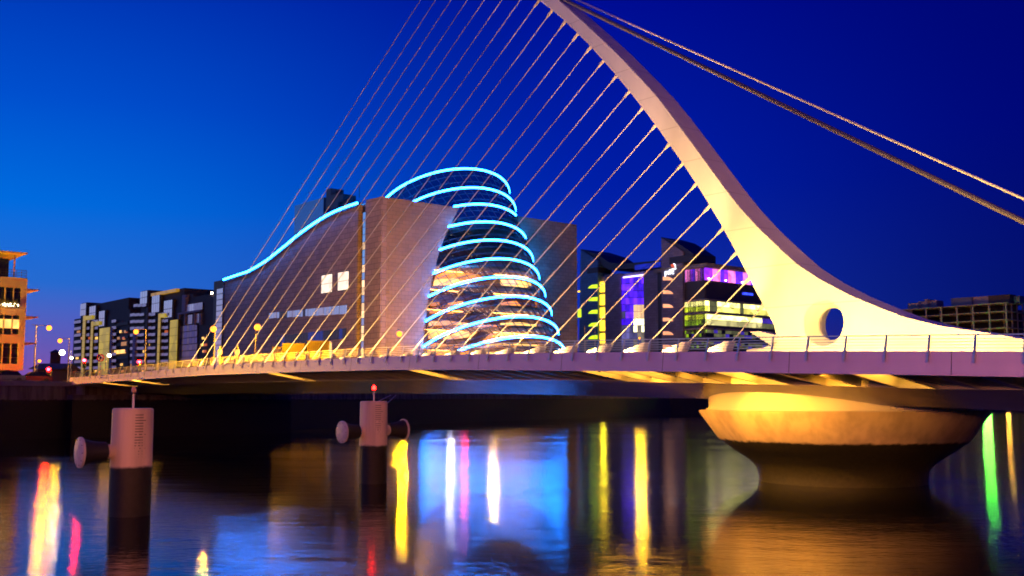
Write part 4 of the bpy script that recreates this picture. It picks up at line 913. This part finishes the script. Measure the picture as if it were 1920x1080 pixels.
# ------------------------------------------------------------------ concrete frame building at the right
RO = Vector((201.5, 422, 0)); PF = Plane(RO, U, -N); PF2 = Plane(RO, N, -U)
fb = thing('frame_building', 'unfinished building of open concrete floors and columns at far right', 'building', (RO.x, RO.y, GZ))
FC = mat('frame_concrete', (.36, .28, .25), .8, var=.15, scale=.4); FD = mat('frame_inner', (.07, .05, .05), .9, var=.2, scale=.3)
zt0 = PF.hit(1898, 566)[1]; fh = 3.38; LF = 62; cols = [0.5 + 6.9 * i for i in range(9)]
for f in range(10):
    z = zt0 - f * fh
    if z < GZ: break
    k = MB(); k.pbox(PF, -.2, LF, z - .32, z, -16, .25); k.build('slab', FC, fb)
    for i, a in enumerate(cols):
        k = MB(); k.pbox(PF, a - .3, a + .3, max(GZ, z - fh), z - .321, -.65, -.05); k.build('column', FC, fb)
        if i % 2 == 0:
            k = MB(); k.pbox(PF, a + 3.0, a + 3.25, max(GZ, z - fh), z - .321, -5.0, -4.7); k.build('column', FC, fb)
    for a in (5, 10, 15):
        k = MB(); k.pbox(PF2, a - .25, a + .25, max(GZ, z - fh), z - .321, -.6, -.15); k.build('column', FC, fb)
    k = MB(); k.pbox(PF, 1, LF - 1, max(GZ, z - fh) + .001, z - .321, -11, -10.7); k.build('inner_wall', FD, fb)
for (x0, x1, y0, y1, dp) in ((1783, 1822, 558, 567, 3), (1822, 1853, 556, 566, 4), (1853, 1893, 553, 564, 2.5), (1893, 1912, 555, 575, 6), (1702, 1722, 568, 574, 3), (1722, 1756, 564, 573, 4), (1733, 1739, 561, 565, 3)):
    a0, a1, z0, z1 = PF.rect(x0, x1, y0, y1, -dp); k = MB(); k.pbox(PF, a0, a1, zt0 + .004, max(z1, zt0 + .8), -dp - 6, -dp); k.build('rooftop_unit', random.choice([FD, FC, mat('unit_blue', (.12, .13, .2), .6)]), fb)
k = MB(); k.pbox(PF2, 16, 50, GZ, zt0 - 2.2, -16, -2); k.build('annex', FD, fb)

# ------------------------------------------------------------------ far brick tower and low shed
q = at_depth(103, 690, 330); tw = thing('brick_tower', 'small dark brick tower with a pyramid cap on the skyline', 'tower', (q.x, q.y, GZ))
hw = 13.5 / 2 / F_PX * 330; zt_ = at_depth(103, 661, 330).z
k = MB(); k.box(-hw, hw, -hw, hw, GZ, zt_, Matrix.Translation((q.x, q.y, 0))); k.build('shaft', mat('tower_brick', (.10, .03, .025), .8), tw)
k = MB(); e = hw * 1.25; ap_ = at_depth(103, 655, 330).z
k.add([(q.x - e, q.y - e, zt_ + .01), (q.x + e, q.y - e, zt_ + .01), (q.x + e, q.y + e, zt_ + .01), (q.x - e, q.y + e, zt_ + .01), (q.x, q.y, ap_)], [(3, 2, 1, 0), (0, 1, 4), (1, 2, 4), (2, 3, 4), (3, 0, 4)]); k.build('cap_roof', DARKM, tw)
for i in (-1, 1):
    k = MB(); k.box(i * hw * .4 - .18, i * hw * .4 + .18, -hw - .04, -hw - .01, zt_ - 2.2, zt_ - .6, Matrix.Translation((q.x, q.y, 0))); k.build('louvre', DARKM, tw)
q0 = at_depth(62, 690, 300); q1 = at_depth(112, 690, 300); sh = thing('long_shed', 'low red-lit shed roof below the brick tower', 'shed', ((q0.x + q1.x) / 2, 300, GZ))
k = MB(); k.box(q0.x, q1.x, 300, 312, GZ, at_depth(90, 693, 300).z, None); k.build('wall', mat('shed_brick', (.14, .06, .05), .8), sh)
k = MB(); zz = at_depth(90, 692, 300).z; k.prism([(q0.x - 1, 299, zz), (q0.x - 1, 313, zz), (q0.x - 1, 306, zz + 1.8)], Vector((q1.x - q0.x + 2, 0, 0))); k.build('roof', mat('shed_roof', (.20, .09, .06), .7), sh)

# ------------------------------------------------------------------ street lamps, signals, sign
def bulb_light(c_, r, m, parent, r0=None):
    """the light a globe gives: a point source filling the globe, and a globe that glows in the same colour"""
    b = m.node_tree.nodes['Principled BSDF']; L_ = b.inputs['Emission Strength'].default_value; col = tuple(b.inputs['Emission Color'].default_value)[:3]
    li = bpy.data.lights.new('lamp_light', 'POINT'); li.energy = 12 * math.pi ** 2 * (r0 or r) ** 2 * L_; li.color = col; li.shadow_soft_size = r * 1.08
    o = bpy.data.objects.new('lamp_light', li); COL.objects.link(o); o.location = c_; attach(o, parent)
def glow_of(m):
    b = m.node_tree.nodes['Principled BSDF']; L_ = b.inputs['Emission Strength'].default_value; col = tuple(b.inputs['Emission Color'].default_value)[:3]
    sod = 'sodium' in m.name
    return emat('glow_' + m.name, (1, .27, .022) if sod else col, min(L_, 3.4 if sod else 14))
def lamp(name, px, py, dep, polepx, label, m=LAMP, r=.24, arm2=False, base=GZ, group='street lamps on the far bank'):
    h = at_depth(px, py, dep); pb = at_depth(polepx, py, dep); P0 = Vector((pb.x, pb.y, base))
    t = thing(name, label, 'street lamp', P0, group)
    k = MB(); k.tube([P0, Vector((P0.x, P0.y, h.z + .5))], .13, 8, r1=.07); k.build('pole', mat('lamp_pole', (.30, .27, .24), .5, .5), t, True)
    k = MB(); k.lathe([(.26, 0), (.26, .5), (.16, .7)], P0, ZV, 10); k.build('base', DARKM, t, True)
    top = Vector((P0.x, P0.y, h.z + .35)); hd = Vector((h.x, h.y, h.z + .2))
    if (hd - top).length > .6:
        k = MB(); k.tube([top, (top + hd) / 2 + ZV * .12, hd + ZV * .06], .05, 6); k.build('arm', MATS['lamp_pole'], t)
        if arm2: k = MB(); k.tube([top, top + (top - hd) * .35 + ZV * .1], .05, 6); k.build('arm', MATS['lamp_pole'], t)
    r0, r = r, r * 1.12
    c_ = Vector((h.x, h.y, h.z)); ring_ = [(max(.02, r * math.sin(math.pi * q / 8)), -r * math.cos(math.pi * q / 8)) for q in range(9)]
    k = MB(); k.lathe([(r * .45, r * .93), (r * .5, r * .98), (r * .2, r * 1.25)], c_, ZV, 10); k.build('lamp_cap', DARKM, t, True)
    k = MB(); k.lathe(ring_, c_, ZV, 14); bo = k.build('bulb', glow_of(m), t, True); bulb_light(c_, r, m, bo, r0)
    return t
lamp('street_lamp', 92, 615, 150, 68, 'tall sodium street lamp on the pole nearest the corner office', LAMPL, arm2=True, r=.34)
lamp('street_lamp', 112.5, 639, 185, 130, 'sodium street lamp arm reaching left from a slim pole, second from the corner office', LAMPL, r=.36)
lamp('street_lamp', 116.5, 661, 215, 134, 'bright white street lamp below the left sodium lamps', LAMPW, .5)
lamp('street_lamp', 74, 677, 215, 70.5, 'low sodium lamp just right of the corner office', emat('sodium_small', SODIUM, 250), .3)
lamp('street_lamp', 134, 671, 230, 128, 'small white lamp head low beside the bridge end', emat('white_small', (1, .8, .6), 60), .3)
lamp('street_lamp', 205, 666.5, 190, 199, 'small pale lamp beside the wide yellow stair column', emat('white_small', (1, .8, .6), 60), .3)
lamp('street_lamp', 255, 622, 168, 274, 'sodium street lamp in front of the middle apartment block', LAMPL, r=.36)
lamp('street_lamp', 400, 617, 162, 403, 'sodium street lamp beside the dark fin of the convention centre', LAMPX, r=.44)
lamp('street_lamp', 483, 613.5, 160, 480, 'brightest sodium street lamp, before the neon-edged granite wall', LAMPX, r=.46)
lamp('street_lamp', 749, 626, 192, 748, 'sodium street lamp before the corner of the convention centre', LAMPX, r=.48)
lamp('street_lamp', 925.5, 630, 226, 926, 'small sodium street lamp before the lower glass drum', LAMPX, r=.22)
lamp('street_lamp', 1199, 634, 275, 1199, 'small sodium street lamp below the purple atrium', LAMPX, r=.24)
# off the left edge of the view, these light the corner office
lamp('street_lamp', -420, 640, 114, -426, 'sodium street lamp before the corner office, beyond the left edge', LAMPX, r=.62)
lamp('street_lamp', -760, 620, 106, -766, 'sodium street lamp farther left along the far quay', LAMP, r=.42)
# lights that stand low on the quay behind the deck, most seen mirrored in the river
lamp('quay_lamp', 846, 690, 216, 846, 'white quay lamp hidden behind the deck, mirrored under the convention centre', LAMPW, .42, group='low quay lamps behind the deck')
lamp('quay_lamp', 872, 692, 220, 872, 'red quay lamp hidden behind the deck, mirrored as a pink streak', emat('quay_red', (1, .015, .06), 300), .42, group='low quay lamps behind the deck')
lamp('quay_lamp', 1130, 700, 282, 1130, 'yellow quay lamp behind the deck below the left sail tower', emat('quay_yellow', (.9, .75, .03), 130), .42, group='low quay lamps behind the deck')
lamp('quay_lamp', 1292, 700, 325, 1292, 'green-yellow quay lamp behind the deck below the office bands', emat('quay_lime', (.42, .8, .02), 420), .8, group='low quay lamps behind the deck')
lamp('quay_lamp', 1848, 712, 405, 1848, 'green quay lamp behind the deck at far right, mirrored green', GREENL, 1.1, group='low quay lamps behind the deck')
lamp('quay_lamp', 1888, 716, 415, 1888, 'amber quay lamp behind the deck at far right', emat('quay_amber', (1, .45, .05), 260), .5, group='low quay lamps behind the deck')
lamp('quay_lamp', 1700, 700, 395, 1700, 'sodium quay lamp below the concrete frame building, behind the deck', LAMPX, .5, group='low quay lamps behind the deck')  # unseen lamp added to brighten the concrete frame
lamp('quay_lamp', 600, 690, 172, 600, 'sodium quay lamp behind the deck below the granite west wall', LAMPX, .62, group='low quay lamps behind the deck')  # unseen lamp added to lift the west wall
lamp('quay_lamp', 757, 711, 206, 757, 'strong sodium quay lamp behind the deck below the building corner', LAMPX, .40, group='low quay lamps behind the deck')
# near bank lamps behind and beside the camera, lighting the west side of the bridge
def near_lamp(pos, label, es, r=.4):
    P0 = Vector((*pos, 3.2)); t = thing('street_lamp', label, 'street lamp', P0, 'street lamps on the near bank')
    k = MB(); k.tube([P0, P0 + ZV * 8.4], .11, 8, r1=.06); k.build('pole', MATS['lamp_pole'], t, True)
    k = MB(); k.tube([P0 + ZV * 8.4, P0 + ZV * 8.6 + U * 1.4], .05, 6); k.build('arm', MATS['lamp_pole'], t)
    c = P0 + ZV * 8.4 + U * 1.5
    k = MB(); k.lathe([(r * 1.2, .1), (r, .26), (.1, .36)], c, ZV, 12); k.build('lamp_head', DARKM, t, True)
    nm = emat('near_sodium_%d' % es, (1, .29, .10), es * .42); c = c - ZV * r * .95
    k = MB(); k.lathe([(max(.02, r * math.sin(math.pi * q / 8)), -r * math.cos(math.pi * q / 8)) for q in range(9)], c, ZV, 12); bo = k.build('bulb', glow_of(nm), t, True); bulb_light(c, r, nm, bo)
near_lamp((-16, -14), 'sodium lamp on the near quay, left of the viewpoint', 23000)
near_lamp((2, -4), 'sodium lamp on the near quay, at the viewpoint', 5200)
near_lamp((20, 9), 'sodium lamp on the near quay, right of the viewpoint', 11000)

def signal(px, py, dep, label, w_=1.6, m=AMBERL):
    h = at_depth(px, py, dep); P0 = Vector((h.x, h.y, GZ)); t = thing('traffic_light', label, 'traffic light', P0, 'traffic lights on the far bank')
    k = MB(); k.tube([P0, Vector((h.x, h.y, h.z - .3))], .08, 8); k.build('pole', DARKM, t)
    k = MB(); k.box(-.25, .25, .0, .3, -1.0, .5, Matrix.Translation(h)); k.build('housing', BLACK, t)
    for i, mm in enumerate((m, mat('lens_off', (.05, .03, .01), .2), mat('lens_off_g', (.01, .04, .02), .2))):
        k = MB(); k.lathe([(.23, 0), (.23, -.05), (.15, -.18), (.04, -.22)], h + ZV * (.22 - .46 * i), Vector((0, 1, 0)), 12); k.build('lens', mm, t)
        k = MB(); k.tube([h + ZV * (.42 - .46 * i) + Vector((-.2, 0, -.05)), h + ZV * (.46 - .46 * i) + Vector((0, -.25, 0)), h + ZV * (.42 - .46 * i) + Vector((.2, 0, -.05))], .03, 4); k.build('visor', BLACK, t)
SIG = emat('signal_red', (1, .0003, .0006), 2200)
signal(91, 695.5, 138, 'red traffic light low beside the corner office', m=SIG)
signal(158, 678, 165, 'red traffic light before the farthest apartment block', m=emat('signal_red_strong', (1, .0002, .0005), 7000))
signal(261, 681, 160, 'red traffic light under the middle apartment block', m=SIG)
# round no-turn sign
q = at_depth(189, 671, 128); t = thing('road_sign', 'round no-left-turn sign with a red rim above the bridge end', 'sign', (q.x, q.y, GZ))
k = MB(); k.tube([(q.x, q.y, GZ), (q.x, q.y, q.z + .3)], .04, 6); k.build('pole', STEEL, t)
YD = Vector((0, 1, 0))
k = MB(); k.lathe([(.46, 0), (.46, -.03)], q - YD * .05, YD, 24); k.build('disc', WHITE, t)
k = MB(); k.lathe([(.36, -.034), (.48, -.034), (.48, -.06), (.36, -.06), (.36, -.034)], q - YD * .05, YD, 24, cap=False); k.build('rim', mat('sign_red_paint', (.6, .02, .02), .5), t)
k = MB(); k.box(-.05, .05, -.13, -.10, -.22, .1, Matrix.Translation(q)); k.box(-.2, .05, -.13, -.10, .06, .15, Matrix.Translation(q)); k.add([q + Vector((-.2, -.13, -.04)), q + Vector((-.2, -.13, .25)), q + Vector((-.34, -.13, .105))], [(0, 1, 2)]); k.build('arrow', BLACK, t)
k = MB(); k.tube([q + Vector((-.28, -.14, .28)), q + Vector((.28, -.14, -.28))], .035, 4); k.build('slash', MATS['sign_red_paint'], t)

# ------------------------------------------------------------------ quay railing at the left
d = Vector((-300 + 62, 44 - 116, 0)).normalized(); p0 = Vector((-62, 116, GZ + .15)) + Vector((d.y, -d.x, 0)) * 0
qr = thing('quay_railing', 'dark post-and-rail railing along the quay edge before the corner office', 'railing', p0)
for i in range(24):
    p = p0 + d * (i * 2.2 - 3); k = MB(); k.tube([p, p + ZV * 1.15], .06, 6); k.build('post', DARKM, qr)
for h in (.3, .58, .86, 1.14):
    k = MB(); k.tube([p0 - d * 3 + ZV * h, p0 + d * 48 + ZV * h], .03 if h < 1 else .045, 6); k.build('rail', DARKM, qr)
# site containers on the plaza
CONT = mat('yellow_container', (.11, .075, .03), .6, var=.12, scale=1.2, stretch=(6, 6, .3), bump=.3)
for (x0, x1, y0, y1, lab) in ((529, 571, 645, 673, 'pale yellow site container left of the taller one'), (575.5, 617, 640, 673, 'taller yellow site container with a dark end')):
    PCN = Plane(at_depth((x0 + x1) / 2, 670, 169).xy.to_3d(), (Vector((1, .10, 0))).normalized(), Vector((.10, -1, 0)).normalized())
    a0, a1, z0, z1 = PCN.rect(x0, x1, y0, y1); t = thing('site_container', lab, 'container', PCN.p(0, 0, GZ), 'site containers')
    k = MB(); k.pbox(PCN, a0, a1, GZ + .2, z1, -6, 0); k.build('shell', CONT, t)
    for i in range(int((a1 - a0) / .35)):
        k = MB(); k.pbox(PCN, a0 + .1 + i * .35, a0 + .26 + i * .35, GZ + .4, z1 - .2, 0, .05); k.build('corrugation', CONT, t)
    k = MB(); k.pbox(PCN, a0 - .05, a1 + .05, z1 + .002, z1 + .12, -6.05, .08); k.build('top_rail', CONT, t)
    k = MB(); k.pbox(PCN, a0, a1, GZ, GZ + .195, -5.9, -.1); k.build('skids', DARKM, t)
PCN = Plane(at_depth(520, 670, 166).xy.to_3d(), Vector((1, 0, 0)), Vector((0, -1, 0))); t = thing('scaffold_stair', 'small yellow scaffold stair tower beside the containers', 'scaffold', PCN.p(0, 0, GZ))
a0, a1, z0, z1 = PCN.rect(511, 527, 650, 680)
for a in (a0, (a0 + a1) / 2, a1):
    for o in (0, -1.2):
        k = MB(); k.tube([PCN.p(a, o, GZ), PCN.p(a, o, z1)], .05, 5); k.build('upright', CONT, t)
for z in (z1 - .1, z1 - 1.1, z1 - 2.1):
    for o in (0, -1.2):
        k = MB(); k.tube([PCN.p(a0, o, z), PCN.p(a1, o, z)], .05, 5); k.build('ledger', CONT, t)
k = MB(); k.pbox(PCN, a0, a1, GZ, GZ + 1.6, -1.1, -.1); k.build('base_box', CONT, t)
# heritage lantern posts on the plaza
for px, dep, lab in ((445, 158, 'short ornate lantern post right of the dark fin'), (413, 165, 'short ornate lantern post against the glazed fin')):
    q = at_depth(px, 652, dep); t = thing('lantern_post', lab, 'lantern', (q.x, q.y, GZ), 'ornate lantern posts'); c = (q.x, q.y, GZ)
    hz_ = q.z - GZ
    k = MB(); k.lathe([(.28, 0), (.28, .5), (.14, .7), (.11, hz_ - 1.2)], c, ZV, 12); k.build('shaft', CONC, t, True)
    k = MB(); k.lathe([(.12, hz_ - 1.2), (.32, hz_ - 1.0), (.36, hz_ - .5), (.26, hz_ - .3)], c, ZV, 12); k.build('lantern', emat('lantern_glow', (1, .45, .08), 2.0), t, True)
    k = MB(); k.lathe([(.30, hz_ - .295), (.2, hz_ - .1), (.10, hz_), (.16, hz_ + .15), (.02, hz_ + .35)], c, ZV, 12); k.build('cap', DARKM, t, True)

# ------------------------------------------------------------------ cars waiting on the quay road at the left
def car(px, dep, col, label):
    q = at_depth(px, 715, dep); P = Plane((q.x, q.y), -N, U * -1); t = thing('parked_car', label, 'car', (q.x, q.y, GZ), 'cars on the quay road')
    cm = mat('car_paint_' + label.split()[0], col, .25, .3, var=.05); z0 = GZ + .02
    k = MB(); k.prism([P.p(a, .85, z0 + z) for a, z in ((-2.1, .3), (2.1, .3), (2.15, .62), (1.3, .85), (-2.0, .88), (-2.15, .6))], P.out * -1.7); body = k.build('body', cm, t)
    k = MB(); k.hexa([P.p(-1.7, .78, z0 + .86), P.p(1.1, .78, z0 + .84), P.p(1.1, -.78, z0 + .84), P.p(-1.7, -.78, z0 + .86)], [P.p(-1.2, .62, z0 + 1.38), P.p(.35, .62, z0 + 1.4), P.p(.35, -.62, z0 + 1.4), P.p(-1.2, -.62, z0 + 1.38)]); k.build('cabin', GLK, t)
    for a in (-1.35, 1.35):
        for o in (.80, -.80):
            k = MB(); k.lathe([(.2, -.1), (.31, -.09), (.31, .09), (.2, .1)], P.p(a, o, z0 + .31), P.out, 14); k.build('wheel', BLACK, t)
    for o in (.55, -.55):
        k = MB(); k.lathe([(.05, 0), (.12, .03), (.06, .07)], P.p(2.12, o, z0 + .62), P.d, 8); k.build('headlight', emat('headlight', (1, .85, .6), 40), t)
        k = MB(); k.lathe([(.05, 0), (.09, .03), (.05, .05)], P.p(-2.12, o, z0 + .66), -P.d, 8); k.build('tail_light', emat('tail_light', (1, .004, .004), 40), t)
car(10, 128, (.20, .20, .21), 'grey car on the quay road nearest the left edge')
car(62, 133, (.30, .05, .04), 'red car on the quay road right of the grey one')
# small glowing surfaces need no direct light sampling; the lamps that light the place do
KEEP = ('neon', 'soffit_tube', 'signal_red')
for n_, m_ in MATS.items():
    if not n_.startswith(KEEP) and hasattr(m_, 'cycles'): m_.cycles.emission_sampling = 'NONE'
